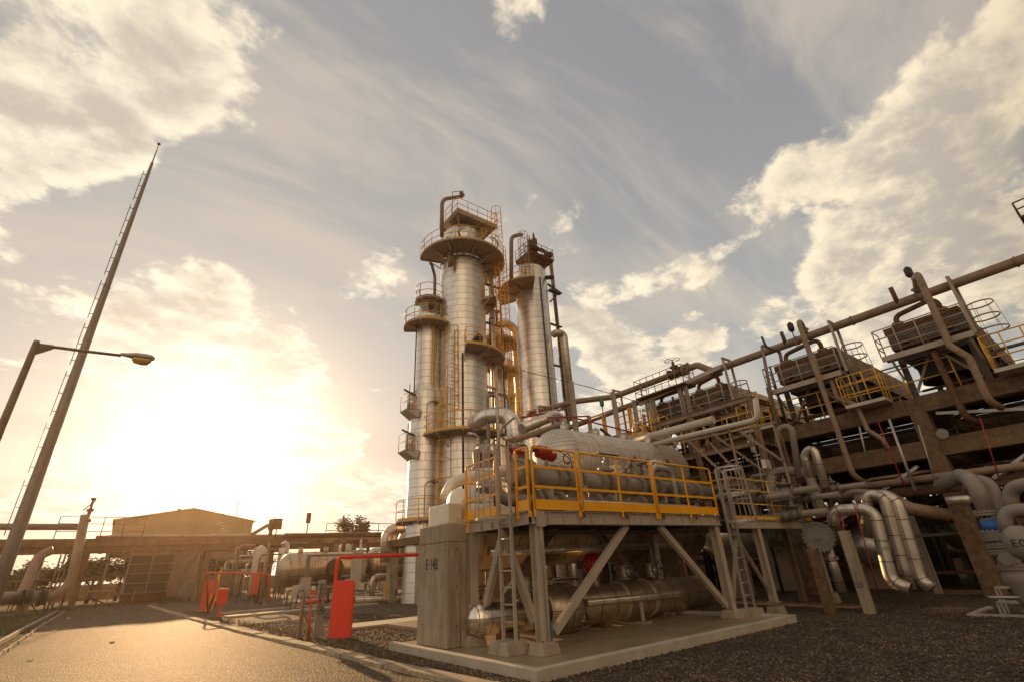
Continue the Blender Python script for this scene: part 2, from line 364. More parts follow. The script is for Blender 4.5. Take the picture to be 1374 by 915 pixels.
def arc_rail(mb, c, r, a0, a1, z, h=1.1, rr=.025, step=None, mids=(.55,), toe=.12):
    k = max(3, int(abs(a1-a0)*r/.95)); P = [V((c[0]+r*cos(a0+(a1-a0)*i/k), c[1]+r*sin(a0+(a1-a0)*i/k), z)) for i in range(k+1)]
    fine = [V((c[0]+r*cos(a0+(a1-a0)*i/(k*2)), c[1]+r*sin(a0+(a1-a0)*i/(k*2)), z)) for i in range(k*2+1)]
    Z = V((0, 0, 1))
    for lv in (h,)+tuple(mids): mb.tube([p+Z*lv for p in fine], rr, bend=.01, n=5)
    for p in P: mb.cyl(p, p+Z*h, rr, n=5)
    if toe:
        for a, b in zip(fine, fine[1:]): mb.bar(a+Z*toe/2, b+Z*toe/2, .015, toe)
    return mb
def ladder(parent, base, top_z, out, m_, cage_from=None, w=.42, rr=.025, cage_r=.36, rung=.3, hoop=.9, cm=None, over=1.0, name='ladder', strips=5, sq=False):
    """vertical ladder; out = horizontal direction the climber stands on"""
    base = V(base); out = V(out).normalized(); sd = out.cross(V((0, 0, 1))); Z = V((0, 0, 1)); mb = MB()
    for s_ in (-1, 1):
        if sq: mb.bar(base+sd*s_*w/2, V((base.x, base.y, top_z+over))+sd*s_*w/2, .03, .07, out)
        else: mb.cyl(base+sd*s_*w/2, V((base.x, base.y, top_z+over))+sd*s_*w/2, rr, n=6)
    z = base.z+rung
    while z < top_z+.01:
        p = V((base.x, base.y, z)); mb.cyl(p-sd*w/2, p+sd*w/2, rr*.6, n=5); z += rung
    L = mb.build(name, m_, parent)
    if cage_from is not None:
        cg = MB(); z0, z1 = cage_from, top_z+over; k = max(1, round((z1-z0)/hoop)); c0 = V((base.x, base.y, 0))+out*(cage_r*.85)
        for i in range(k+1):
            z = z0+(z1-z0)*i/k; rr2 = cage_r*(1.15 if i == 0 else 1.)
            pts = [c0+Z*z+(out*cos(t)+sd*sin(t))*rr2 for t in [(-2.35+4.7*j/14) for j in range(15)]]
            pts = [V((base.x, base.y, z))-sd*w/2*1]+pts+[V((base.x, base.y, z))+sd*w/2]
            for a, b in zip(pts, pts[1:]): cg.bar(a, b, .012, .05)
        for j in range(strips):
            t = -2.0+4.0*j/(strips-1); 
            a = c0+Z*z0+(out*cos(t)+sd*sin(t))*cage_r*1.15; b = c0+Z*z1+(out*cos(t)+sd*sin(t))*cage_r
            cg.bar(a, b, .04, .012, out)
        cg.build('cage', cm or m_, L)
    return L
def wheel_mb(c, axis, R, r=.014, spokes=5):
    mb = MB(); c = V(c); d, a, u = basis(V(axis)); mb.torus(c, axis, R, r, 20, 5)
    for i in range(spokes):
        t = 2*pi*i/spokes; mb.cyl(c+d*.0, c+(a*cos(t)+u*sin(t))*R, r*.7, n=5)
    mb.cyl(c-d*.03, c+d*.03, r*2.2, n=8); return mb
def flange(parent, c, axis, R, t=.05, m_=None, bolts=12, gap=True):
    mb = MB(); c = V(c); d, a, u = basis(V(axis))
    for s_ in ((-1, 1) if gap else (0,)): mb.cyl(c+d*(s_*t*.62-t/2), c+d*(s_*t*.62+t/2), R, n=24, sm=False)
    for i in range(bolts):
        q = 2*pi*i/bolts; o = (a*cos(q)+u*sin(q))*R*.85; mb.cyl(c+o-d*t*1.9, c+o+d*t*1.9, R*.055, n=6, sm=False)
    return mb.build('flange', m_ or PIPEG, parent)
def valve(parent, c, axis, r, up=(0, 0, 1), m_=None, wm=None, R=None, stem=None):
    c = V(c); d = V(axis).normalized(); up = V(up); m_ = m_ or PIPEG; mb = MB()
    mb.lathe(c-d*r*2.2, d, [(r*1.7, 0), (r*1.7, r*.35), (r*1.05, r*.4), (r*1.35, r*1.5), (r*1.5, r*2.2), (r*1.35, r*2.9), (r*1.05, r*4), (r*1.7, r*4.05), (r*1.7, r*4.4)], 18)
    mb.lathe(c, up, [(r*.9, 0), (r*.9, r*1.9), (r*1.35, r*1.95), (r*1.35, r*2.4), (r*.6, r*2.5), (r*.45, r*3.6), (r*.2, r*3.7), (r*.2, r*(stem or 5.2))], 14)
    b = mb.build('valve', m_, parent)
    wheel_mb(c+up*r*(stem or 5.2)*.96, up, R or r*1.9, max(.012, r*.09)).build('handwheel', wm or DARK, b)
    return b
def pipe(name, label, pts, r, m_=None, bend=None, n=14, cat='pipe', group=None, fl=(), flr=1.7, flm=None):
    pts = [V(p) for p in pts]
    if not fl:
        return tag(MB().tube(pts, r, bend, n).build(name, m_ or PIPE), label, cat, group)
    t = thing(name, pts[0], label, cat, group); MB().tube(pts, r, bend, n).build('pipe_run', m_ or PIPE, t)
    for i, k in fl:
        a, b = pts[i], pts[i+1]; flange(t, a.lerp(b, k), b-a, r*flr, max(.025, r*.22), flm or m_ or PIPE)
    return t
def text(parent, s_, loc, size, rot, m_=LETTER, name='lettering', bold=.0, sc=(1, 1, 1)):
    c = bpy.data.curves.new(name, 'FONT'); c.body = s_; c.size = size; c.extrude = .001; c.align_x = 'CENTER'; c.align_y = 'CENTER'; c.offset = bold; c.space_character = 1.22
    tmp = bpy.data.objects.new('tmp', c); COL.objects.link(tmp); bpy.context.view_layer.update()
    me = bpy.data.meshes.new_from_object(tmp.evaluated_get(bpy.context.evaluated_depsgraph_get())); bpy.data.objects.remove(tmp)
    me.materials.clear(); me.materials.append(m_)
    o = bpy.data.objects.new(name, me); COL.objects.link(o); o.parent = parent; o.location = V(loc)-ORG[parent.name]; o.rotation_euler = rot; o.scale = sc; ORG[o.name] = ORG[parent.name]
    return o

# ---------------------------------------------------------------- ground, road, slab
def sheet(name, pts, z, m_, kind='structure'):
    mb = MB(); mb.v = [(x, y, z) for x, y in pts]; mb.face(tuple(range(len(pts)))); o = mb.build(name, m_, loc=(0, 0, 0)); o['kind'] = kind; return o
sheet('ground', [(-1500, -1500), (1500, -1500), (1500, 1500), (-1500, 1500)], -.02, EARTH)
def xr(y): return 4.75-.016*y*1.0 if y < 20 else 4.43-.0422*(y-20)*1.0      # right road edge
RB = [(4.75, -6), (4.62, 6), (4.3, 12), (3.9, 20), (3.55, 30), (3.2, 45), (3.0, 58.5)]
LB = [(-1.55, -6), (-1.7, 10), (-1.95, 20), (-2.2, 35), (-2.4, 58.5)]
sheet('gravel_yard', [(p[0]+.3, p[1]) for p in RB]+[(60, 58.5), (60, -6)], -.006, GRAVEL)
sheet('gravel_verge', [(-30, -6), (-2.9, -6), (-3.2, 30), (-3.3, 58.5), (-30, 58.5)], -.006, EARTH)
sheet('road', LB+[(-60, 58.6), (-60, 66), (70, 66), (70, 58.6)]+RB[::-1], 0, ASPH)
def kerb(name, line, w, h, m_, side, label):
    # kerb stones laid end to end with joints
    k = MB(); pts = [V((p[0], p[1], 0)) for p in line]; L = .9
    for a, b in zip(pts, pts[1:]):
        n_ = int((b-a).length/L); d = (b-a).normalized(); s_ = V((d.y, -d.x, 0))*side
        for i in range(n_):
            p = a+d*(i*(b-a).length/n_+.02); q = a+d*((i+1)*(b-a).length/n_-.02); j = random.uniform(-.02, .02); hz = h+random.uniform(-.02, .015)
            k.hexa([p+s_*j, q+s_*j, q+s_*(w+j), p+s_*(w+j)]+[e+V((0, 0, hz)) for e in (p+s_*(j+.015), q+s_*(j+.015), q+s_*(w+j-.015), p+s_*(w+j-.015))])
    o = k.build(name, m_); o['kind'] = 'structure'; return o
kerb('kerb', RB, .34, .07, KERB, 1, '')
kerb('kerb', [(p[0], p[1]) for p in LB], .10, .10, KERB, -1, '')
# open drain channel along the left verge
dr = MB(); 
for a, b in zip(LB, LB[1:]):
    dr.hexa([(a[0]-.62, a[1], -.01), (a[0]-.5, a[1], -.01), (b[0]-.5, b[1], -.01), (b[0]-.62, b[1], -.01), (a[0]-.62, a[1], .13), (a[0]-.5, a[1], .13), (b[0]-.5, b[1], .13), (b[0]-.62, b[1], .13)])
dr.build('drain_edge', CONC)['kind'] = 'structure'
s2 = MB(); s2.bx(6.6, 9.9, 17.4, 18.9, -.02, .06); s2.build('concrete_path', CONCL)['kind'] = 'structure'
s3 = MB(); s3.bx(4.9, 12.5, 29.5, 30.6, -.02, .08); s3.bx(5.2, 13, 33.4, 34.0, -.02, .08); s3.build('concrete_strip', CONCL)['kind'] = 'structure'
# equipment slab with raised curb
sl = MB(); sl.bx(5.55, 13.66, 6.85, 12.2, -.02, .10); sl.bx(7.5, 20, 12.202, 17, -.02, .10); sl.build('slab', SLAB)['kind'] = 'structure'
sc = MB(); sc.bx(5.4, 13.8, 6.68, 6.86, -.02, .17); sc.bx(5.4, 5.56, 6.862, 12.0, -.02, .17); sc.bx(13.66, 13.8, 6.862, 12.0, -.02, .17); sc.build('slab_curb', CONCL, bevel=.015)['kind'] = 'structure'
# loose stones close to the camera
st = MB(); rs = random.Random(3)
ico = [(0, 0, 1), (.9, 0, .1), (.2, .85, .1), (-.75, .5, 0), (-.7, -.55, .1), (.3, -.85, 0), (0, 0, -.5)]
icf = [(0, 1, 2), (0, 2, 3), (0, 3, 4), (0, 4, 5), (0, 5, 1), (6, 2, 1), (6, 3, 2), (6, 4, 3), (6, 5, 4), (6, 1, 5)]
def stones(n, x0, x1, y0, y1, ok, smin=.010, smax=.026):
    for _ in range(n):
        x, y = rs.uniform(x0, x1), rs.uniform(y0, y1)
        if not ok(x, y): continue
        sz = rs.uniform(smin, smax); a = rs.uniform(0, 6.28); b = len(st.v); fl_ = rs.uniform(.5, .9)
        for vx, vy, vz in ico:
            vx *= rs.uniform(.75, 1.2); vy *= rs.uniform(.75, 1.2)
            st.v.append((x+sz*(vx*cos(a)-vy*sin(a)), y+sz*(vx*sin(a)+vy*cos(a)), sz*.35+sz*vz*fl_))
        for f_ in icf: st.face(tuple(b+i for i in f_))
stones(34000, 4.8, 18, .5, 6.7, lambda x, y: x > 4.4+0*y)
stones(9000, 4.7, 5.4, 6.5, 12, lambda x, y: True)
stones(14000, 4.5, 9.5, 12, 24, lambda x, y: not (6.5 < x < 10 and 17.3 < y < 19))
so_ = st.build('gravel_stones', GRAVEL, loc=(0, 0, 0)); so_['kind'] = 'stuff'
# ================================================================ access platform on the slab
PX0, PX1, PY0, PY1, DZ = 6.5, 13.35, 7.9, 10.25, 2.62
pf = thing('steel_platform', (6.6, 7.95, .1), 'raised grey steel platform with bright yellow guardrails standing on the concrete slab', 'platform')
d = MB(); d.bx(PX0+.02, PX1, PY0+.02, PY1, DZ-.03, DZ); d.build('deck', DARK, pf)  # deck and joists coloured near black to deepen the shade underneath
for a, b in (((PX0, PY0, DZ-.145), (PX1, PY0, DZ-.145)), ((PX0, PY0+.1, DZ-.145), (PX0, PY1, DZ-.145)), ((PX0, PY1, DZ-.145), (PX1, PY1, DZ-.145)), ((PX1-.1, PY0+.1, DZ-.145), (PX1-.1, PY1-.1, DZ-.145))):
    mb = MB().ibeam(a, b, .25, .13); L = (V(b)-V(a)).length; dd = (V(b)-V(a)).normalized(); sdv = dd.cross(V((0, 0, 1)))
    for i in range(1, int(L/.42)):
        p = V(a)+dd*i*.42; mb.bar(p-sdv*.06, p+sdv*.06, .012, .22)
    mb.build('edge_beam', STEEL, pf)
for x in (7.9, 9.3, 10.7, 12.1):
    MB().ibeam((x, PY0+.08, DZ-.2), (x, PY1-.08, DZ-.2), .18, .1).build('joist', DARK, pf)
MB().bar((PX0+.1, 8.9, DZ-.36), (PX1, 8.9, DZ-.36), .08, .1).build('joist', STEEL2, pf)
def ipost(x, y, z0, z1, parent, w=.2, m_=STEEL):
    mb = MB(); mb.ibeam((x, y, z0), (x, y, z1), w, w, .016, V((0, 1, 0))); mb.bx(x-w*.75, x+w*.75, y-w*.75, y+w*.75, z0, z0+.02)
    return mb.build('post', m_, parent)
def footing(x, y, w, h, parent, z0=.1, m_=CONC):
    mb = MB(); c = .04; a, b = w/2, w/2-c
    mb.hexa([(x-a, y-a, z0), (x+a, y-a, z0), (x+a, y+a, z0), (x-a, y+a, z0), (x-b, y-b, z0+h), (x+b, y-b, z0+h), (x+b, y+b, z0+h), (x-b, y+b, z0+h)])
    return mb.build('footing', m_, parent, bevel=.012)
for x, y in ((6.68, 8.0), (6.5, 10.15), (13.15, 8.0), (13.15, 10.15)):
    ipost(x, y, .28, DZ-.27, pf); footing(x, y, .46, .18, pf)
MB().bx(6.58, 6.78, 7.86, 7.9-.075, DZ-.33, DZ-.03).build('bracket', STEEL, pf)
def brace(a, b, w=.13, m_=STEEL, p=pf):
    mb = MB(); mb.bar(a, b, w, .014, V((0, 1, 0)) if abs(b[0]-a[0]) < .2 else V((0, 0, 1))); a, b = V(a), V(b)
    d_, s_, u_ = basis(b-a); mb.bar(a, b, .012, w, V((0, 0, 1)), (0.05, 0)); mb.bar(a, b, w*.9, .012, V((0, 0, 1)), (0, w/2)); mb.bar(a, b, w*.9, .012, V((0, 0, 1)), (0, -w/2)); return mb.build('brace', m_, p)
brace((6.95, 8.0, .42), (9.45, 8.0, DZ-.28)); brace((10.7, 8.0, DZ-.28), (12.95, 8.0, .40))
brace((6.6, 9.95, .5), (6.6, 9.0, DZ-.28)); brace((6.62, 8.15, .6), (6.6, 9.05, DZ-.28))
brace((6.75, 10.15, .45), (9.0, 10.15, DZ-.28), m_=STEEL2); brace((10.8, 10.15, DZ-.28), (12.9, 10.15, .5), m_=STEEL2)
# yellow guardrail panels: flat posts, tubes and toe board
def ypanel(a, b, name='guardrail', plate=True):
    a, b = V(a), V(b); mb = MB(); Z = V((0, 0, 1)); d_ = (b-a).normalized(); L = (b-a).length
    mb.tube([a+Z*.0, a+Z*1.26, b+Z*1.26, b+Z*.0], .024, .05, 8)
    for h in (.45, .86): mb.bar(a+Z*h, b+Z*h, .012, .055)
    mb.bar(a+Z*.10, b+Z*.10, .012, .20)
    if L > 1.9:
        m2 = a.lerp(b, .5); mb.bar(m2-Z*.12, m2+Z*1.25, .055, .02)
    for e in (a, b): mb.bar(e-Z*.14, e+Z*1.2, .06, .018)
    return mb.build(name, YEL, pf)
yy = PY0-.085
segs = [(6.53, 7.80), (7.90, 10.46), (10.56, 13.22)]
for x0, x1 in segs: ypanel((x0, yy, DZ), (x1, yy, DZ))
ypanel((6.43, yy+.05, DZ), (6.43, 8.25, DZ)); ypanel((6.43, 8.98, DZ), (6.43, 10.25, DZ))
# rear handrail of the platform, older and thinner
mb = MB(); rail(mb, [(6.5, PY1-.05, DZ), (PX1, PY1-.05, DZ)], 1.2, .018, (.45, .85), 1.25, .15); mb.build('guardrail', YEL2, pf)
for x in (7.9, 9.3, 10.7, 12.1, 13.2):
    mb = MB(); mb.bx(x-.04, x+.04, PY0-.105, PY0-.098, DZ-.14, DZ-.02)
    for dz in (-.05, -.11):
        for dx in (-.02, .02): mb.cyl((x+dx, PY0-.12, DZ+dz), (x+dx, PY0-.08, DZ+dz), .012, n=6, sm=False)
    mb.build('clamp_bolts', RUST, pf)
MB().tube([(6.68, 7.86, .3), (6.68, 7.86, 2.3), (6.9, 7.85, 2.34), (13, 7.86, 2.34)], .014, .05, 6).build('conduit', GALV, pf)
mb = MB()
for x, y in ((6.68, 8.0), (13.15, 8.0), (6.5, 10.15)):
    for a, b in ((-.11, -.11), (.11, -.11), (-.11, .11), (.11, .11)): mb.cyl((x+a, y+b, .28), (x+a, y+b, .335), .014, n=6, sm=False)
mb.build('anchor_bolts', RUST, pf)
MB().bx(6.77, 6.8, 7.86, 7.95, .34, .62).build('earth_strap', GREEN, pf)
# two caged ladders
ladder(pf, (6.36, 8.62, .32), DZ, (-1, 0, 0), STEEL, DZ-.12, .40, .03, .34, .3, .62, STEEL, 1.35, strips=6, sq=True)
mb = MB(); mb.hexa([(6.05, 8.3, .1), (6.6, 8.3, .1), (6.6, 8.95, .1), (6.05, 8.95, .1), (6.10, 8.35, .32), (6.55, 8.35, .32), (6.55, 8.90, .32), (6.10, 8.90, .32)]); mb.build('footing', CONC, pf, bevel=.012)
ladder(pf, (13.62, 7.72, .3), DZ, (0, -1, 0), GALV, DZ-.2, .42, .03, .36, .3, .6, GALV, 1.25, strips=7, sq=True)
mb = MB(); mb.bx(13.32, 13.84, 7.5, 7.95, .0, .3); mb.build('footing', CONC, pf, bevel=.015)
# lower walkway that carries on to the right
wk = thing('steel_walkway', (13.7, 8.1, .1), 'grey steel walkway with thin yellow handrails joining the right end of the platform', 'walkway')
MB().bx(13.95, 19.2, 7.95, 9.6, 2.5, 2.53).build('deck', STEEL2, wk)
for a, b in (((13.9, 7.9, 2.39), (19.3, 7.9, 2.39)), ((13.9, 9.6, 2.39), (19.3, 9.6, 2.39))):
    MB().ibeam(a, b, .24, .12).build('edge_beam', STEEL, wk)
for x in (15.35, 19.1): ipost(x, 7.95, .3, 2.27, wk, .18)
for x in (15.35,): footing(x, 7.95, .42, .2, wk, .0)
footing(19.1, 7.95, .42, .3, wk, -.02)
mb = MB(); rail(mb, [(14.1, 7.9, 2.53), (19.2, 7.9, 2.53)], 1.2, .02, (.45, .85), 1.3, .1); mb.build('guardrail', YEL2, wk)
mb = MB(); mb.bar((13.35, 8.0, .5), (14.3, 8.0, 2.25), .1, .03); mb.build('brace', STEEL, wk)
mb = MB(); mb.bar((15.2, 7.95, .6), (13.95, 7.95, 2.25), .1, .03); mb.build('brace', STEEL, wk)

# ---------------------------------------------------------------- pipework on the platform
FPS = [(.06, 1), (.16, 1), (.245, 1), (.33, 1), (.44, 1), (.53, 1), (.72, 1), (.86, 1), (.93, 1)]
up1 = thing('flanged_pipe', (7.0, 9.2, 3.5), 'large grey flanged pipe run with bolted joints along the platform at handrail height', 'pipe')
MB().tube([(7.0, 9.2, 3.55), (15.2, 9.2, 3.45)], .235, n=20).build('pipe_run', PIPEG, up1)
for k, R in ((.03, .42), (.06, .42), (.17, .36), (.21, .36), (.27, .35), (.36, .36), (.40, .36), (.48, .35), (.56, .33), (.66, .33), (.78, .34), (.82, .34), (.90, .33)):
    flange(up1, (7+8.2*k, 9.2, 3.55-.1*k), (1, 0, 0), R, .055, PIPEG, 14)
for x in (8.1, 10.4, 12.6):
    MB().bx(x-.06, x+.06, 9.0, 9.4, DZ, 3.3).build('pipe_support', STEEL, up1)
valve(up1, (10.25, 9.2, 3.53), (1, 0, 0), .17, (0, -.25, 1), PIPEG, DARK, .34, 4.6)
valve(up1, (12.15, 9.2, 3.5), (1, 0, 0), .15, (0, 0, 1), PIPEG, DARK, .26, 4.8)
lo1 = thing('flanged_pipe', (7.0, 9.0, 2.95), 'lower grey flanged pipe just above the platform deck under the larger run', 'pipe')
MB().tube([(6.6, 9.9, 3.35), (6.6, 9.35, 3.35), (6.6, 9.05, 2.96), (7.2, 9.0, 2.96), (13.0, 9.0, 2.93)], .14, .25, 16).build('pipe_run', PIPEG, lo1)
for k in (.08, .12, .20, .42, .5, .72, .8): flange(lo1, (7.1+5.9*k, 9.0, 2.955), (1, 0, 0), .26, .04, PIPEG, 12)
t = thing('insulated_pipe', (6.9, 9.9, 3.0), 'pale insulated pipe lying low behind the flanged pipes on the platform', 'pipe')
MB().tube([(8.4, 8.5, 2.82), (13.2, 8.5, 2.82)], .13, n=14).build('pipe_run', ALUP, t)
for x in (9.0, 11.0, 12.6): MB().bx(x-.03, x+.03, 8.42, 8.58, DZ, 2.72).build('pipe_support', STEEL, t)
# red actuators
def actuator(name, c, axis, r, L, label):
    c = V(c); a = V(axis).normalized(); t = thing(name, c-V((0, 0, r)), label, 'valve actuator'); mb = MB()
    mb.lathe(c-a*L/2, a, [(r*.35, -.04), (r*.8, 0), (r, r*.25), (r, L-r*.3), (r*.8, L), (r*.4, L+.03)], 20); mb.cyl(c-a*L*.1, c+a*L*.04, r*1.1, n=20, sm=False); mb.build('cylinder', REDD, t)
    MB().cyl(c-V((0, 0, r*.6)), c-V((0, 0, r*2.0)), r*.28, n=10).build('yoke', GALV, t)
    MB().bar(c-a*L*.62-V((0, r*.4, 0)), c-a*(L*.62+r*.9)-V((0, r*.4, 0)), r*.9, r*.8).build('gear_box', DARK, t)
    MB().bar(c+a*L*.2+V((0, -r*.9, r*.35)), c+a*L*.34+V((0, -r*1.01, .35*r)), .05, .09).build('name_plate', WHITE, t); return t
actuator('valve_actuator', (8.15, 9.2, 4.16), (1, .1, -.12), .16, .62, 'dark red cylinder actuator above the large platform pipe, close to the caged ladder')
actuator('valve_actuator', (10.05, 9.8, 1.55), (.5, -1, 0), .25, .42, 'dark red round actuator under the platform, on top of the lower exchanger')
actuator('valve_actuator', (7.35, 9.35, 4.18), (1, .1, 0), .09, .4, 'small dark red actuator tucked behind the caged ladder hoops')
# coiled instrument hose
mb = MB(); c = V((8.75, 9.05, 4.05))
mb.torus(c, (0, 1, .1), .13, .012, 24, 5); mb.torus(c+V((.02, .02, .01)), (0, 1, .2), .12, .012, 24, 5); mb.tube([(8.4, 9.2, 4.3), (8.65, 9.1, 4.2), (8.88, 9.05, 4.05), (8.9, 9.0, 3.4)], .012, .1, 5)
tag(mb.build('hose', BLACK), 'small black coiled hose beside the red actuator on the platform', 'hose')
t = thing('instrument_stand', (9.02, 8.9, DZ), 'grey instrument bracket post standing by the coiled hose', 'bracket')
MB().bx(8.98, 9.06, 8.86, 8.94, DZ, 4.2).build('post', STEEL, t); MB().bx(9.0, 9.12, 8.8, 8.88, 3.2, 3.35).build('arm', STEEL, t)
for i, (x, z, s_, lb) in enumerate(((11.0, 3.98, .22, 'cream valve positioner box at the middle of the platform pipework'), (13.0, 4.25, .3, 'white junction box behind the right end of the yellow guardrail'))):
    t = thing('instrument_box', (x, 9.4, z-s_), lb, 'instrument box')
    MB().bx(x-s_*.7, x+s_*.7, 9.3, 9.3+s_, z-s_*.55, z+s_*.55).build('housing', WHITE, t, bevel=.02); MB().bx(x-s_*.4, x+s_*.4, 9.285, 9.298, z-s_*.2, z+s_*.25).build('dial', CREAM, t)
    MB().cyl((x, 9.45, z-s_*.55), (x, 9.45, 3.3), .03, n=8).build('stem', GALV, t)
# small bore verticals with instruments
rr = random.Random(11)
for i, x in enumerate((9.6, 11.5, 11.75, 12.05, 12.75, 10.75)):
    h = rr.uniform(4.0, 4.5); y = 9.55; t = thing('instrument_riser', (x, y, 3.2), ('thin bare steel instrument riser %s the platform pipework' % ('at the left of', 'in the middle of', 'right of the middle of', 'near the U-bend in', 'near the right end of', 'just left of the middle of')[i]), 'riser')
    mb = MB(); mb.tube([(x, y, 3.2), (x, y, h), (x+rr.choice((-.25, .22)), y, h+.02), (x+.2*rr.choice((-1, 1)), y-.05, h-.35)], .018, .04, 6); mb.cyl((x, y, h-.5), (x, y, h-.3), .05, n=8); mb.cyl((x, y-.1, h-.25), (x, y+.1, h-.25), .035, n=8); mb.build('tubing', GALV, t)
    wheel_mb((x, y-.12, h-.25), (0, 1, 0), .07, .008, 4).build('handwheel', REDD if i % 2 else DARK, t)
pipe('u_bend_pipe', 'white insulated inverted U-bend pipe rising from the platform behind the guardrail', [(11.75, 8.75, 2.65), (11.75, 8.75, 4.0), (12.75, 8.75, 4.0), (12.75, 8.75, 2.65)], .085, GALV, .3)

# ---------------------------------------------------------------- pier with painted number, block and end cap
t = thing('concrete_pier', (5.95, 9.9, .1), 'tall square concrete pier with black painted number on the slab corner', 'pier')
mb = MB(); mb.bx(5.87, 6.37, 10.18, 11.55, .1, 2.56); mb.build('pier_body', CONC, t, bevel=.02)
mb = MB()
for z in (.5, 1.25, 2.0):
    for y in (10.45, 11.25): mb.cyl((5.866, y, z), (5.872, y, z), .018, n=10)
    mb.cyl((6.12, 10.176, z), (6.12, 10.182, z), .018, n=10)
mb.build('tie_holes', DARK, t)
mb = MB(); mb.bx(5.864, 5.87, 10.19, 11.54, 2.17, 2.185); mb.bx(5.88, 6.36, 10.174, 10.18, 2.17, 2.185); mb.build('pour_line', CONCR, t)
text(t, 'E 14B', (5.864, 10.88, 1.72), .25, (pi/2, 0, -pi/2), bold=.002, sc=(.82, 1.3, 1))
MB().tube([(6.2, 10.16, .12), (6.2, 10.16, 2.62), (6.2, 10.28, 2.7)], .012, .04, 6).build('conduit', GALV, t)
mb = MB(); mb.bx(5.95, 6.32, 10.3, 11.25, 2.563, 3.03); tag(mb.build('saddle_box', WHITE, bevel=.03), 'pale sheet-metal clad box sitting on top of the numbered concrete pier', 'box')
ex = thing('heat_exchanger', (7.0, 11.3, .1), 'large insulated horizontal exchanger running behind the platform, with white domed end cap', 'heat exchanger')
MB().lathe((6.95, 11.3, 2.5), (1, 0, 0), [(.92, 0), (.92, 9.6), (.6, 9.9), (.01, 10)], 40).build('shell', ALUB, ex)
mb = MB(); c_ = at(609, 676, x=6.5); mb.lathe(c_, (1, 0, 0), [(.02, -.08), (.22, -.07), (.34, -.02), (.38, .06), (.39, .6)], 30); c_ = at(624, 690, x=6.7); mb.lathe(c_, (1, 0, 0), [(.02, -.06), (.2, -.05), (.30, 0), (.32, .5)], 26); mb.build('end_cap', WHITE, ex)
MB().lathe((6.66, 11.2, 2.45), (1, 0, 0), [(.7, 0), (.84, .08), (.86, .38)], 30).build('end_cap', WHITE, ex)
for x in (8.8, 13.6): MB().bx(x-.25, x+.25, 10.6, 12.0, .1, 1.75).build('saddle', CONCR, ex)  # darker concrete stands in for shade below the shell
pipe('insulated_pipe', 'short white insulated elbow pipe over the exchanger end cap', [at(596, 672, y=12.3), at(606, 648, y=12.3), at(640, 636, y=12.3), at(700, 628, y=12.3)], .17, WHITE, .3)
# ---------------------------------------------------------------- lower exchanger on the slab
le = thing('heat_exchanger', (8, 10.0, .1), 'shiny insulated horizontal exchanger lying low on the slab under the platform', 'heat exchanger')
Y, Z = 9.9, .62
MB().lathe((6.3, Y, Z), (1, 0, 0), [(.01, -.08), (.16, -.05), (.27, .04), (.33, .14), (.345, .26), (.345, 2.05)], 36).build('channel', ALUS, le)
MB().lathe((8.3, Y, Z-.02), (1, 0, 0), [(.35, 0), (.45, .05), (.54, .35), (.54, .85), (.50, .95)], 36).build('flange_cover', ALUB, le)
MB().lathe((9.3, Y, Z), (1, 0, 0), [(.36, 0), (.44, .1), (.44, 5.6), (.3, 5.8)], 36).build('shell', ALUB, le)
for x in (10.9, 12.0): MB().lathe((x, Y, Z), (1, 0, 0), [(.46, 0), (.47, .03), (.47, .10), (.46, .13)], 36).build('band', GALV, le)
for x in (7.25, 10.2, 12.6): MB().bx(x-.14, x+.14, Y-.25, Y+.25, .1, .3).build('saddle', RUST, le)
MB().cyl((10.1, Y-.1, Z+.4), (10.1, Y-.1, 1.15), .06, n=10).build('nozzle', GALV, le)
valve(le, (11.35, Y, 1.3), (0, 0, 1), .08, (0, -1, .1), GALV, DARK, .2, 5)
valve(le, (12.5, Y, 1.3), (0, 0, 1), .08, (0, -1, .1), GALV, DARK, .2, 5)
valve(le, (7.9, Y, 1.2), (0, 0, 1), .06, (0, -1, .1), GALV, DARK, .12, 4)
valve(le, (9.15, Y-.45, .42), (0, 0, 1), .04, (0, -1, .1), GALV, DARK, .06, 4)
pipe('small_pipe', 'straight insulated pipe in front of the low exchanger shell', [(9.2, 9.35, .72), (13.0, 9.35, .66), (13.3, 9.9, .66)], .085, ALUP)
t = thing('pipe_trestle', (11.2, 9.35, .1), 'small concrete and steel trestle under the pipe in front of the low exchanger', 'support')
MB().bar((11.2, 9.35, .14), (11.2, 9.35, .6), .06).build('leg', STEEL, t); MB().bx(11.05, 11.35, 9.2, 9.5, .1, .15).build('foot_plate', CONC, t)
# overhead pipe and clutter seen beneath the platform
pipe('insulated_pipe', 'long insulated pipe hanging in the shade beneath the platform deck', [(7.2, 10.5, 1.95), (15, 10.5, 1.95)], .1, ALU2)
for i, (x, y, w, h) in enumerate(((9.5, 14.6, .5, 3.9), (13.4, 14.6, .5, 3.9), (17.4, 14.6, .5, 3.9))):
    mb = MB(); mb.bx(x-w/2, x+w/2, 12.55, 13.6, .0, 3.6); tag(mb.build('concrete_pier', CONCR, bevel=.02), 'thick concrete pier carrying the %s of the big round-ended vessel' % ('front end', 'middle', 'far end')[i], 'pier')  # piers in darker concrete, shade under the vessel put into the colour
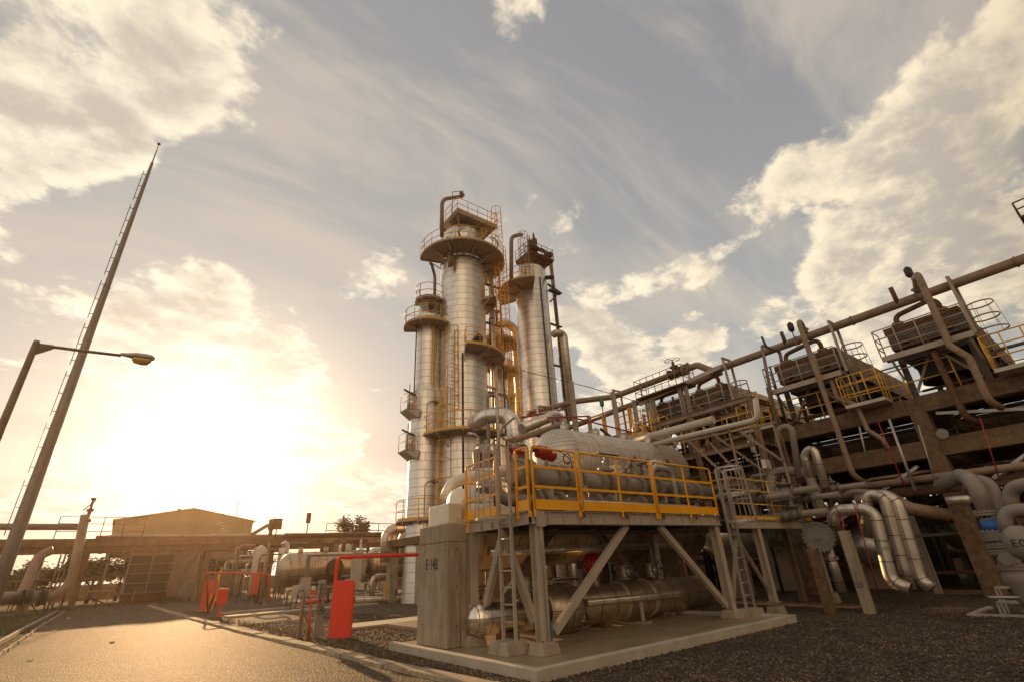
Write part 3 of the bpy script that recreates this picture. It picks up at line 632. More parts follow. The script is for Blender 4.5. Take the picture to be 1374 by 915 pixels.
# thin valve stands at the back of the slab
for i, (x, y) in enumerate(((8.1, 12.6), (10.4, 14.9), (12.0, 15.3), (9.0, 15.5), (11.2, 12.9), (14.4, 13.1))):
    z = (1.6, 2.3, 2.0, 3.0, 1.9, 2.4)[i]; t = thing('pump_riser', (x, y, .1), 'upright insulated riser with a valve, %s beneath the big vessel' % ('nearest', 'second', 'third', 'slim rear', 'short', 'rightmost')[i], 'riser')
    MB().tube([(x, y, .1), (x, y, z), (x+.8, y, z)], .11, .25, 12).build('pipe_run', ALUP, t); valve(t, (x, y, z*.55), (0, 0, 1), .09, (0, -1, 0), GALV, DARK, .17, 4.5)

# ---------------------------------------------------------------- big upper vessel
uv = thing('pressure_vessel', (15.2, 13, 3.6), 'big round-ended insulated horizontal vessel raised behind the platform', 'vessel')
MB().lathe((12.1, 13, 5.02), (1, 0, 0), [(1.14, 0), (1.15, .02), (1.15, 6.3)], 56, caps=False).build('shell', ALUV, uv)
HEADM = clad('head_jacket', (.64, .57, .50), .17, 30., .5, .7, (.24, .17, .11), .2, 0., .010, .22)
hp = [(1.14*sin(a), -.86*cos(a)) for a in [pi/2*i/12 for i in range(13)]]
MB().lathe((12.1, 13, 5.02), (1, 0, 0), hp, 56, caps=False).build('head', HEADM, uv)
MB().lathe((18.4, 13, 5.02), (1, 0, 0), [(1.14*cos(a), .86*sin(a)) for a in [pi/2*i/12 for i in range(13)]], 56, caps=False).build('head', ALUV, uv)
for x in (13.2, 17.2): MB().bx(x-.2, x+.2, 12.4, 13.6, 3.55, 4.2).build('saddle', CONC, uv)
for x in (12.6, 14.3, 16.0, 17.6): MB().cyl((x, 13, 6.1), (x, 13, 6.42), .16, n=14).build('nozzle', ALUP, uv)
MB().bx(12.3, 18.3, 12.2, 13.9, 3.42, 3.58).build('saddle_beam', STEEL, uv)
# instruments on the front of the vessel
for i, (x, z) in enumerate(((14.6, 4.95), (15.4, 4.8), (16.6, 5.0))):
    valve(uv, (x, 11.75, z), (0, 0, 1), .06, (0, -1, .2), GALV, REDD if i == 0 else DARK, .2 if i == 1 else .09, 4.5)
# big elbow from tower to the vessel area
pipe('elbow_pipe', 'fat insulated pipe bending from the tallest tower down behind the red actuator', [at(636, 568, y=23.0), at(655, 557, y=21.5), at(688, 557, y=20.3), at(694, 620, y=20.1)], .45, ALU, 1.2, 22)
pipe('insulated_pipe', 'grey insulated pipe slanting across in front of the right-hand tower foot', [at(700, 575, y=16), at(752, 553, y=16), at(760, 600, y=16)], .24, ALU2, .4, 16)
pipe('insulated_pipe', 'second grey pipe parallel to and under the slanting insulated pipe', [at(690, 590, y=15.4), at(752, 570, y=15.4)], .13, PIPE, .4)
pipe('bent_drain', 'thin curved grey standpipe rising above the caged ladder', [at(664, 700, y=9.6), at(664, 620, y=9.6), at(672, 575, y=9.6), at(690, 560, y=9.8)], .03, PIPEG, .4)
for i, (px, y0_) in enumerate(((641, 12.8), (655, 12.4))):
    p = at(px, 610, y=y0_); t = thing('relief_valve', (p.x, p.y, 3.2), ('left' if i == 0 else 'right')+' of two brown valve bonnets standing behind the caged ladder', 'valve')
    mb = MB(); mb.lathe((p.x, p.y, 3.2), (0, 0, 1), [(.1, 0), (.1, p.z-3.2-.5), (.2, p.z-3.7), (.2, p.z-3.6), (.13, p.z-3.55), (.16, p.z-3.3), (.16, p.z-3.1), (.06, p.z-3.0), (.05, p.z-2.85)], 14); mb.build('bonnet', PIPE, t)
    wheel_mb((p.x, p.y-.2, p.z-.05), (0, 1, 0), .14, .015).build('handwheel', RUST, t)
# steel frame of the pipe bridge between vessel and rack
t = thing('bridge_steelwork', (14, 15.5, 0), 'tall grey steel frame of slim posts rising behind the big vessel', 'steel frame')
for px, pyt, y in ((766, 512, 15), (822, 525, 15.5), (872, 540, 15)):
    p = at(px, pyt, y=y); MB().ibeam((p.x, p.y, 3.4), (p.x, p.y, p.z), .2, .16, .02, V((0, 1, 0))).build('post', STEEL, t)
for a, b in (((748, 600), (800, 575)), ((860, 565), (842, 600))): MB().bar(at(*a, y=14.4), at(*b, y=14.4), .1).build('brace', STEEL, t)
w = MB().tube([at(700, 497, y=20), at(790, 519, y=17), at(860, 540, y=15)], .02, .2, 5); tag(w.build('guy_wire', DARK), 'thin dark cable strung from the right-hand tower to the pipe frame', 'cable')
for i, (a, b, y, r) in enumerate((((700, 560), (760, 548), 17, .05), ((735, 560), (790, 558), 14.5, .035), ((770, 560), (890, 590), 14.3, .035))):
    pipe('sprinkler_pipe', 'thin dark red sprinkler pipe %s' % ('beside the elbow behind the red actuator', 'crossing over the left head of the big vessel', 'running along above the top of the big vessel')[i], [at(*a, y=y), at(*b, y=y)], r, REDD)

# dark tangle added at the slab back to darken the view below the platform
G0 = 'pipes in the shade at the back of the slab'
rr = random.Random(41)
for i in range(48):
    x = rr.uniform(8.5, 20); y = rr.uniform(12.3, 17); m_ = rr.choice((DARK, RUST, RUST, PIPE, STEEL2, ALU2)); k = rr.random(); r = rr.choice((.04, .06, .09, .13))
    if k < .45: P = [(x, y, .1), (x, y, rr.uniform(2, 4.2))]
    elif k < .8: z = rr.uniform(.3, 3.6); P = [(x-1.5, y, z), (x+1.5, y, z), (x+1.5, y, .1)]
    else: z = rr.uniform(.4, 3); P = [(x, y, z), (x, y+1.5, z)]
    pipe('shaded_pipe', 'dark pipe added to darken the pipework at the back of the slab below the big vessel', P, r, m_, .25, 8, 'pipe', G0)
# ================================================================ towers
def annular(parent, c, ri, ro, a0, a1, z, ribs=True, m_=STEEL, rm=YEL2, h=1.15, name='platform'):
    a0, a1 = radians(a0), radians(a1); mb = MB(); mb.sector(c, ri, ro, a0, a1, z, .09, max(8, int(abs(a1-a0)*10)))
    k = max(2, int(abs(a1-a0)/.55))
    for i in range(k+1):
        a = a0+(a1-a0)*i/k; e = V((cos(a), sin(a), 0)); o = V((c[0], c[1], 0))
        mb.bar(o+e*ri+V((0, 0, z-.08)), o+e*ro*.99+V((0, 0, z-.05)), .07, .14)
        if ribs: mb.bar(o+e*ri+V((0, 0, z-.75)), o+e*(ri+(ro-ri)*.62)+V((0, 0, z-.1)), .06, .06)
    p = mb.build(name, m_, parent)
    r_ = MB(); arc_rail(r_, c, ro-.04, a0, a1, z+.09, h); 
    for a in (a0, a1):
        e = V((cos(a), sin(a), 0)); o = V((c[0], c[1], z+.09)); rail(r_, [o+e*(ri+.1), o+e*(ro-.04)], h, .024, (.55,), 1.2)
    r_.build('railing', rm, p); return p
def davit(parent, c, h, reach, r, a, m_=PIPE):
    e = V((cos(a), sin(a), 0)); c = V(c); return MB().tube([c, c+V((0, 0, h)), c+V((0, 0, h+.25))+e*reach], r, min(reach*.6, h*.4), 12).build('vent_pipe', m_, parent)
def manway(parent, c, R, ang, z, r=.35, m_=ALU2):
    e = V((cos(ang), sin(ang), 0)); p = V((c[0], c[1], z))+e*R
    mb = MB(); mb.cyl(p-e*.1, p+e*.25, r*.85, n=20); mb.cyl(p+e*.25, p+e*.36, r, n=20, sm=False); return mb.build('manway', m_, parent)
def lamp_on(parent, p, d_=(-1, 0, 0)):
    p = V(p); mb = MB(); mb.tube([p, p+V((0, 0, 1.9)), p+V((0, 0, 2.1))+V(d_)*.5], .025, .2, 6); mb.bar(p+V((0, 0, 2.1))+V(d_)*.5, p+V((0, 0, 2.0))+V(d_)*.85, .16, .12); return mb.build('lamp_arm', PIPE, parent)
A = radians
# --- main tower
mt = thing('distillation_tower', (16.75, 27, 0), 'tallest and widest silver clad tower, round platform near its top', 'tower'); c = (16.75, 27)
MB().lathe((c[0], c[1], 0), (0, 0, 1), [(1.9, 0), (1.72, 3), (1.72, 23.0)], 56, caps=False).build('shell', ALU, mt)
MB().lathe((c[0], c[1], 23.0), (0, 0, 1), [(1.72, 0), (1.68, .1), (1.55, .2), (1.55, 2.9), (1.38, 3.3), (.9, 3.6), (.3, 3.72), (.01, 3.75)], 48).build('top_head', ALU2, mt)
MB().torus((c[0], c[1], 23.0), (0, 0, 1), 1.74, .05, 48, 6).build('stiffening_ring', STEEL2, mt)
p = annular(mt, c, 1.6, 3.35, -200, 60, 23.35, True, STEEL, YEL2)
mb = MB()
mb.bx(15.2, 19.0, 25.2, 28.0, 26.85, 26.97); 
for x in (15.3, 16.6, 17.9, 18.9): mb.bar((x, 25.2, 26.78), (x, 28, 26.78), .1, .14)
for y in (25.25, 27.9): mb.bar((15.2, y, 26.76), (19, y, 26.76), .1, .2)
for x, y in ((15.4, 25.5), (18.4, 25.5), (15.4, 26.7), (18.4, 26.7)): mb.bar((x, y, 26.7), (16.75+(x-16.75)*.7, 27+(y-27)*.7, 25.7), .1)
tp = mb.build('platform', STEEL, mt)
mb = MB(); rail(mb, [(15.2, 28, 26.97), (15.2, 25.2, 26.97), (19, 25.2, 26.97), (19, 28, 26.97)], 1.15, .028, (.55,), 1.0, .12); mb.build('railing', YEL2, tp)
ladder(mt, (18.7, 25.35, 23.5), 27.0, (.3, -1, 0), YEL2, 25.3, .45, .03, .42, .32, .8, YEL2, 1.5)
MB().tube([at(593, 318, y=25.3), at(593, 268, y=25.3), at(620, 264, y=25.6)], .15, 1.2, 14).build('vent_pipe', PIPE, mt)
mb = MB(); mb.tube([at(607, 290, y=25.2), at(607, 258, y=25.2), at(622, 257, y=25.4)], .03, .1, 6); mb.bar(at(618, 258, y=25.4), at(622, 264, y=25.4), .25, .2); mb.build('lamp_arm', PIPE, mt)
MB().torus(at(621, 313, y=25.2), (0.45, -1, 0), .62, .07, 22, 6, pi*1.1, pi*1.9).build('name_ring', STEEL2, mt)
manway(mt, c, 1.55, A(-120), 24.9, .3); manway(mt, c, 1.55, A(-60), 24.9, .3, DARK)
# side risers with the long yellow caged ladder at the right
MB().tube([(19.15, 26.6, 2), (19.15, 26.6, 25.4), (18.2, 26.9, 26.0)], .24, .6, 14).build('riser_pipe', ALUP, mt)
MB().tube([(18.75, 25.9, 2), (18.75, 25.9, 22.9)], .12, n=10).build('riser_pipe', ALUP, mt)
MB().tube([(19.7, 26.2, 4), (19.7, 26.2, 26.4), (19.1, 26.4, 26.7)], .06, .3, 8).build('riser_pipe', DARK, mt)
ladder(mt, (18.95, 25.35, 15.5), 23.4, (.2, -1, 0), YEL, 17.2, .5, .035, .45, .32, .85, YEL, 1.1, strips=6)
ladder(mt, (15.15, 25.95, 9.8), 15.6, (-.3, -1, 0), YEL2, 11, .45, .03, .42, .32, 1.0, YEL2, 1.1)
annular(mt, c, 1.7, 3.0, -118, 15, 15.1, True, STEEL, YEL); annular(mt, c, 1.7, 2.95, -190, -55, 9.35, True, STEEL, YEL)
annular(mt, c, 1.7, 2.6, -60, 40, 19.8, True, STEEL, YEL2)
MB().tube([(17.2, 24.2, 15.2), (17.2, 24.2, 17.4), (17.5, 24.2, 17.5)], .05, .1, 8).build('lamp_arm', DARK, mt)
for z in (7, 12.7, 18.2, 21.6): MB().bx(18.3, 19.9, 26.1, 26.3, z, z+.12).build('pipe_clamp', STEEL2, mt)
mb = MB(); mb.tube([(14.55, 25.4, 24.0), (14.2, 25.0, 23.6), (14.6, 25.2, 22.9), (15.1, 25.7, 22.8), (15.1, 25.7, 21.9)], .1, .15, 10); mb.tube([(14.9, 25.8, 23.2), (14.9, 25.8, 21.8)], .16, n=10); mb.build('drain_pipe', PIPE, mt)
manway(mt, c, 1.7, A(-88), 16.1, .3, DARK); MB().tube([(15.75, 25.45, 2), (15.75, 25.45, 14.9)], .07, n=8).build('riser_pipe', DARK, mt)
# --- left tower
lt = thing('distillation_tower', (14.45, 28, 0), 'lower silver tower at the left with two little side balconies', 'tower'); c = (14.47, 28)
MB().lathe((c[0], c[1], 0), (0, 0, 1), [(1.15, 0), (1.08, 2), (1.08, 12.4), (1.02, 12.6), (.86, 13.1), (.86, 17.9)], 44, caps=False).build('shell', ALU, lt)
MB().lathe((c[0], c[1], 17.9), (0, 0, 1), [(.95, 0), (.95, .5), (.78, .6), (.78, 1.8), (.6, 2.1), (.2, 2.3), (.01, 2.32)], 36).build('top_head', ALU2, lt)
annular(lt, c, .85, 1.8, -215, -60, 17.4, False); annular(lt, c, .7, 1.08, -220, 20, 19.6, False, STEEL, PIPE)
annular(lt, c, 1.05, 1.7, -200, -20, 4.25, False)
MB().tube([(14.7, 27.7, 20), (14.7, 27.7, 21.9), (14.2, 27.3, 22.5), (14.0, 27.2, 22.6)], .12, .6, 10).build('vent_pipe', PIPE, lt)
for z, s_ in ((11.0, 0), (8.35, 1)):
    mb = MB(); mb.hexa([(12.75, 27.4, z), (13.5, 27.2, z-.45), (13.5, 28.4, z-.45), (12.75, 28.3, z), (12.7, 27.3, z+.08), (13.6, 27.1, z+.08), (13.6, 28.5, z+.08), (12.7, 28.4, z+.08)]); b = mb.build('balcony', CREAM, lt)
    mb = MB(); rail(mb, [(13.5, 27.2, z+.08), (12.75, 27.35, z+.08), (12.75, 28.35, z+.08)], 1.1, .022, (.55,), .8); mb.build('railing', YEL2, b)
    mb = MB(); mb.bar((12.85, 27.3, z), (12.85, 27.3, z+1.7), .04); mb.bar((12.4, 27.2, z+1.25), (13.3, 27.4, z+1.05), .1, .08); mb.build('lamp_arm', DARK, b)
    MB().cyl((13.25, 27.8, z+.1), (13.25, 27.8, z+1.2), .28, n=14).build('instrument_drum', ALU2, b)
MB().tube([(13.35, 27.7, 11.5), (13.35, 27.7, 17.8)], .045, n=8).build('riser_pipe', DARK, lt)
MB().tube([(14.35, 27.05, 4), (14.35, 27.05, 17.4)], .06, n=8).build('riser_pipe', YEL2, lt)
MB().tube([(14.6, 27.05, 4), (14.6, 27.05, 18.4)], .05, n=8).build('riser_pipe', ALUP, lt)
ladder(lt, (15.0, 26.75, 4.3), 12, (-.2, -1, 0), YEL2, 5.5, .42, .03, .4, .35, 1.1, YEL2, .5)
lamp_on(lt, (13.9, 26.85, 9.6), (1, 0, 0)); lamp_on(lt, (13.9, 26.85, 4.5), (1, 0, 0))
manway(lt, c, .8, A(-110), 18.9, .24, DARK)
# --- right tower
rt = thing('distillation_tower', (22.9, 26, 0), 'right-hand silver tower with dark pipes down its right flank and gooseneck on top', 'tower'); c = (22.9, 26)
MB().lathe((c[0], c[1], 0), (0, 0, 1), [(1.45, 0), (1.34, 3), (1.34, 24.0), (1.2, 24.35), (.8, 24.6), (.01, 24.7)], 48, caps=False).build('shell', ALU, rt)
annular(rt, c, 1.3, 2.9, -245, -125, 22.0, False)
mb = MB(); mb.bx(22.3, 25.0, 25.1, 27.1, 25.6, 25.74)
for x in (22.4, 23.6, 24.8): mb.bar((x, 25.1, 25.5), (x, 27.1, 25.5), .1, .14)
for x, y in ((22.5, 25.3), (24.4, 25.3), (22.5, 26.9)): mb.bar((x, y, 25.5), (22.9+(x-22.9)*.7, 26+(y-26)*.7, 24.3), .1)
tp = mb.build('platform', RUST, rt); mb = MB(); rail(mb, [(22.3, 27.1, 25.74), (22.3, 25.1, 25.74), (25, 25.1, 25.74), (25, 27.1, 25.74)], 1.1, .028, (.35, .72), .7, .12); mb.build('railing', RUST, tp)
MB().tube([at(686, 385, y=25.3), at(686, 318, y=25.3), at(700, 315, y=25.5)], .17, 1.1, 14).build('vent_pipe', PIPE, rt)
MB().tube([(22.9, 26, 25.8), (22.9, 26, 26.7), (24.4, 25.6, 27.0), (24.9, 25.4, 25.9), (24.95, 25.3, 4)], .17, .6, 12).build('riser_pipe', PIPE, rt)
MB().tube([(24.55, 25.0, 23), (24.55, 25.0, 4)], .08, n=8).build('riser_pipe', DARK, rt)
MB().lathe((23.3, 25.6, 25.7), (0, 0, 1), [(.25, 0), (.25, .8), (.4, .85), (.4, 1.0), (.2, 1.1), (.28, 1.5), (.28, 1.9), (.12, 2.0), (.1, 2.4), (.03, 2.7)], 14).build('relief_valve', RUST, rt)
MB().lathe((22.6, 25.4, 25.7), (0, 0, 1), [(.2, 0), (.2, .6), (.32, .65), (.32, .8), (.15, .9), (.2, 1.3), (.08, 1.5), (.03, 2.0)], 14).build('relief_valve', RUST, rt)
MB().cyl((24.0, 25.35, 25.8), (24.9, 25.35, 26.5), .28, n=12).build('relief_header', RUST, rt)
ladder(rt, (21.75, 25.0, 22.3), 25.8, (-1, -.3, 0), PIPE, 23.4, .4, .03, .4, .32, .8, PIPE, 1.2)
for z in (19.2, 15.6, 12.2): MB().bx(23.9, 25.2, 25.1, 25.3, z, z+.1).build('pipe_clamp', STEEL2, rt)
mb = MB(); mb.bar((23.9, 25.0, 22.9), (25.2, 25.0, 22.5), .14); mb.bar((24.0, 25.0, 21.2), (25.1, 25.0, 22.4), .12); mb.bx(24.0, 25.3, 24.8, 25.2, 22.3, 22.42); mb.build('bracket', STEEL2, rt)
MB().tube([(23.6, 24.55, 17.9), (23.6, 24.15, 17.9), (24.25, 24.1, 17.9), (24.25, 24.1, 11)], .3, .4, 14).build('side_pipe', ALUP, rt)
MB().tube([(22.75, 24.63, 4), (22.75, 24.63, 23.0)], .05, n=6).build('conduit', DARK, rt)
MB().cyl((23.7, 24.9, 23.4), (23.95, 24.3, 23.2), .18, n=12).build('nozzle', DARK, rt)
# --- small towers behind
for i, (px, py, Y, R, top, lb) in enumerate(((668, 520, 30, .8, 20.4, 'slim silver column half hidden between the two tallest towers, platforms at its top'), (683, 520, 32, .45, 19.0, 'thinnest silver column just left of the right-hand tower'))):
    p = at(px, py, y=Y); t = thing('slim_column', (p.x, Y, 0), lb, 'tower'); c = (p.x, Y)
    MB().lathe((p.x, Y, 0), (0, 0, 1), [(R, 0), (R, top-.5), (R*.7, top-.2), (.01, top)], 28, caps=False).build('shell', ALU2, t)
    annular(t, c, R, R+1.0, -200, 40, top-1.6, False); annular(t, c, R, R+.9, -160, 60, top-4.2, False)
    ladder(t, (p.x+R*.6, Y-R-.35, top-9), top-1.6, (0, -1, 0), YEL2, top-8, .45, .035, .4, .35, 1.1, YEL2, .9)
    if i == 0:
        MB().tube([(p.x+.1, Y-.3, top-2), (p.x+.1, Y-.3, top+.5), (p.x+2.0, Y-.3, top+.5), (p.x+2.0, Y-.3, 6)], .38, .8, 16).build('overhead_pipe', ALUP, t)
        MB().lathe((p.x-.2, Y-.5, top), (0, 0, 1), [(.12, 0), (.12, 1.2), (.3, 1.25), (.3, 1.35), (.05, 1.4), (.05, 2.0)], 10).build('valve', RUST, t)
# clutter of risers at the foot of the towers
rr = random.Random(5)
for i in range(9):
    px = 640+i*13+rr.uniform(-3, 3); Y = rr.uniform(17, 22); p = at(px, rr.uniform(520, 600), y=Y)
    pipe('riser_pipe', 'narrow upright pipe among the risers between the tall towers and the big vessel', [(p.x, Y, 1), (p.x, Y, p.z), (p.x+rr.choice((-.6, .7)), Y, p.z+.02)], rr.uniform(.05, .12), rr.choice((PIPE, ALUP, RUST, PIPEG)), .25, 8, 'pipe', 'risers between the towers and the big vessel')
# ================================================================ concrete cooler structure at the right
fr = thing('cooler_structure', (22, 4.35, 0), 'two-storey stained concrete frame carrying the air coolers at the right', 'concrete frame')
YS = (-1.2, 4.35, 9.9, 15.5, 20.5); XS = (22, 28.5, 35)
for x in XS:
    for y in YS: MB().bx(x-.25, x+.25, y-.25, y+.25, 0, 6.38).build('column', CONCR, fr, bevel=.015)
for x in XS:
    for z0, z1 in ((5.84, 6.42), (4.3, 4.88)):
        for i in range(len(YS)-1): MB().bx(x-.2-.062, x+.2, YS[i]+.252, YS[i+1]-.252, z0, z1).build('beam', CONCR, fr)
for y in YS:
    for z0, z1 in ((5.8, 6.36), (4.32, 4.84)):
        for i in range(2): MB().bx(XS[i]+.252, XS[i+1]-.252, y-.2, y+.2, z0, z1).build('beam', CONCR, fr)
for i in range(11): 
    x = 23.2+i*1.1; MB().bar((x, -1.2, 6.30), (x, 20.5, 6.30), .14, .16).build('joist', DARK, fr)
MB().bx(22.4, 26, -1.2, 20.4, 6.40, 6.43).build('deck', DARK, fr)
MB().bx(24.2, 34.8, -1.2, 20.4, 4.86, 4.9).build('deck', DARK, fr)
for a, b in (((22.0, 3.9, 5.75), (22.0, .2, 5.0)), ((21.9, 3.2, 3.4), (21.9, -.8, 5.7)), ((22, 5, 4.1), (22, 8, 2.6))): MB().bar(a, b, .1).build('brace', GALV, fr)
mb = MB(); rail(mb, [(21.75, 2.9, 6.42), (21.75, 20.4, 6.42)], 1.1, .024, (.55,), 1.4); mb.build('railing', YEL2, fr)
mb = MB(); rail(mb, [(26, -1, 6.42), (26, 20.4, 6.42)], 1.1, .024, (.55,), 1.6); mb.build('railing', YEL2, fr)
for y0, y1 in ((.4, 1.9), (4.9, 6.2), (9.0, 10.4)):
    mb = MB(); mb.bx(20.9, 21.72, y0, y1, 6.38, 6.5); b = mb.build('landing', CREAM, fr); mb = MB(); rail(mb, [(21.72, y1, 6.5), (20.93, y1, 6.5), (20.93, y0, 6.5), (21.72, y0, 6.5)], 1.1, .022, (.37, .74), .5); mb.build('railing', YEL2, b)
# corrugated louvre strip under the deck
for z in (3.2, 3.75):
    mb = MB()
    for i in range(80): mb.bx(29.0, 29.05, -6+i*.2, -5.88+i*.2, z, z+.42)
    mb.build('louvre_strip', YEL2, fr)
# air coolers
SIDEP = mat('cooler_side_sheet', (.30, .22, .15), .6, .2, .15, 1.5, (.20, .09, .04), .5, 0, 40, True)
def air_cooler(y0, y1, label, cage=True, z0=8.25, h=.95, depth=9.5):
    t = thing('air_cooler', (22, (y0+y1)/2, 6.42), label, 'air cooler'); x0 = 21.95
    # header box with plug rows
    mb = MB(); mb.bx(x0, x0+.38, y0, y1, z0+.08, z0+h-.28); mb.build('header_box', STEEL2, t)
    mb = MB(); mb.bx(x0-.05, x0+.42, y0-.03, y1+.03, z0+h-.28, z0+h)
    n_ = int((y1-y0)/.13)
    for i in range(n_):
        for zz in (.18, .34, .50): mb.cyl((x0, y0+.07+i*.13, z0+zz), (x0-.05, y0+.07+i*.13, z0+zz), .03, n=6, sm=False)
        mb.cyl((x0-.05, y0+.07+i*.13, z0+h-.14), (x0-.09, y0+.07+i*.13, z0+h-.14), .035, n=6, sm=False)
    mb.build('plug_sheet', RUST, t)
    for yy_ in (y0, y1):
        mb = MB(); mb.bx(x0+.42, x0+depth, yy_-.04, yy_+.04, z0-.05, z0+h-.02)
        for i in range(7): mb.bx(x0+.6+i*1.3, x0+.66+i*1.3, yy_-.075, yy_+.075, z0-.05, z0+h-.04)
        mb.build('side_panel', CREAM if y0 > 10 else SIDEP, t)
    MB().bx(x0+.45, x0+depth, y0+.05, y1-.05, z0+.2, z0+h-.3).build('tube_bundle', RUST, t)
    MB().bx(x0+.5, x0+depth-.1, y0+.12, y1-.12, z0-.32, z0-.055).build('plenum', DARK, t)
    mb = MB()
    for k in range(5): mb.tube([(x0+.9+k*.5, y0+.2, z0-1.45+.12*(k%2)), (x0+.9+k*.5, y1-.2, z0-1.45+.12*(k%2))], .05, n=6)
    mb.build('manifold', RUST, t)
    for cx_ in (x0+2.0, x0+6.8):
        R = (y1-y0)/2*.92; MB().lathe((cx_, (y0+y1)/2, z0-1.0), (0, 0, 1), [(R*.98, 0), (R*.96, .08), (R*.96, .6), (R*1.04, .75)], 28, caps=False).build('fan_ring', DARK, t)
        MB().cyl((cx_, (y0+y1)/2, z0-1.5), (cx_, (y0+y1)/2, z0-.9), .28, n=14).build('motor', RUST, t)
        mb = MB()
        for i in range(4):
            a = i*pi/2+.4; mb.bar((cx_, (y0+y1)/2, z0-.75), (cx_+R*.85*cos(a), (y0+y1)/2+R*.85*sin(a), z0-.7), .2, .03)
        mb.build('fan_blades', DARK, t)
    for x in (x0+.15, x0+4.7, x0+depth-.2):
        for yy_ in (y0+.1, y1-.1): MB().ibeam((x, yy_, 6.43), (x, yy_, z0-.06), .18, .15, .02, V((0, 1, 0))).build('leg', STEEL2, t)
    MB().bar((x0, y0+.2, 6.6), (x0, (y0+y1)/2, z0-.2), .08).build('brace', PIPE, t); MB().bar((x0, y1-.2, 6.6), (x0, (y0+y1)/2, z0-.2), .08).build('brace', PIPE, t)
    # walkway in front
    mb = MB(); mb.bx(x0-.78, x0-.06, y0-.15, y1+.25, z0-.36, z0-.30); mb.bar((x0-.78, y0-.15, z0-.38), (x0-.78, y1+.25, z0-.38), .06, .2)
    for yy_ in (y0, y1): mb.bar((x0-.7, yy_, z0-.45), (x0-.02, yy_, z0-1.1), .07)
    w_ = mb.build('walkway', STEEL, t); mb = MB(); rail(mb, [(x0-.06, y1+.25, z0-.3), (x0-.76, y1+.25, z0-.3), (x0-.76, y0-.15, z0-.3)], 1.05, .022, (.35, .7), .75); mb.build('railing', STEEL, w_)
    # nozzle arch over the header
    m1, m2 = y0+(y1-y0)*.20, y0+(y1-y0)*.80
    MB().tube([(x0+.15, m2, z0+h), (x0+.15, m2, z0+h+.42), (x0+.15, m1, z0+h+.62), (x0+.15, m1, z0+h)], .09, .25, 10).build('nozzle_arch', RUST, t)
    for k in (m1, m2):
        flange(t, (x0+.15, k, z0+h+.08), (0, 0, 1), .19, .05, RUST, 8); MB().cyl((x0-.3, k-.02, z0+.3), (x0, k-.02, z0+.3), .12, n=12).build('nozzle', RUST, t)
    if cage: ladder(t, (x0+.3, y0-.2, 6.5), z0+.1, (0, -1, 0), PIPE, 8.1, .4, .025, .38, .3, .55, PIPE, .75)
    return t
air_cooler(2.1, 4.35, 'nearest air cooler at far right, with rusty header box and walkway')
air_cooler(6.15, 8.65, 'middle air cooler, second from the right on the concrete frame')
air_cooler(11.1, 13.0, 'third air cooler from the right, with pale side panel')
air_cooler(13.2, 15.4, 'farthest air cooler, low behind the orange handwheel', cage=False)
air_cooler(-3.2, -.9, 'air cooler cut off by the right edge of the picture')
# main overhead header pipe and its supports
MP = [(22, -6, 10.0), (22, 17.4, 10.05), (19.8, 20.5, 10.05), (19.0, 23, 10.05)]
hd = thing('header_pipe', (22, 0, 10), 'long straight brown header pipe running over all the air coolers', 'pipe')
MB().tube([(22, -6, 10.02), (22, 11.6, 10.02), (22, 12.35, 10.62), (22, 13.2, 10.62), (22, 18.2, 10.62), (20.6, 19.9, 10.62), (19.4, 23.4, 10.62)], .17, .3, 16).build('pipe_run', PIPE, hd)
for k in (2.9, 7.4, 5.2, 0.2): MB().cyl((22, k, 10.02), (22, k+.06, 10.02), .2, n=16, sm=False).build('collar', PIPE, hd)
valve(hd, (22, 13.7, 10.62), (0, 1, 0), .17, (-.1, 0, 1), RUST, DARK, .42, 4.6); flange(hd, (22, 13.1, 10.62), (0, 1, 0), .3, .08, PIPE, 8)
pipe('header_pipe', 'second brown header pipe running lower beside the main one', [(22.2, 11.3, 9.9), (22.2, 24, 9.75)], .17, PIPE, cat='pipe')
def goal(y, z=10.2, x=21.7, zb=8.0, lb='', x2=22.35):
    t = thing('pipe_hanger', (x, y, zb), lb, 'pipe support'); MB().bar((x, y, zb), (x, y, z), .09).build('post', STEEL, t); MB().bar((x2, y-.02, zb+.3), (x2, y-.02, z), .09).build('post', STEEL, t); MB().bar((x-.06, y, z+.02), (x2+.06, y, z+.02), .1, .08).build('crossbar', STEEL, t)
    mb = MB(); mb.torus((22, y, 10.02), (0, 1, 0), .185, .02, 20, 5); mb.build('strap', STEEL, t)
goal(1.95, lb='slim pipe hanger over the nearest air cooler, carrying the header pipe'); goal(5.95, lb='slim pipe hanger over the near end of the middle air cooler')
goal(10.8, 10.35, lb='slim pipe hanger at the near end of the third air cooler'); goal(17.9, 10.9, 21.7, 6.4, 'tall pipe hanger farthest from the camera, behind the big vessel')
t = thing('pipe_hanger', (21.2, 8.6, 5), 'tall bent steel pipe hanger left of the middle air cooler with lamp on top', 'pipe support')
MB().tube([at(1048, 600, x=21.0), at(1022, 463, x=21.0), at(1046, 472, x=22.2), at(1053, 505, x=22.2)], .07, .12, 8).build('post', PIPE, t)
mb = MB(); mb.cyl(at(1028, 465, x=21.2), at(1022, 452, x=21.2), .05, n=8); mb.build('lamp', DARK, t)
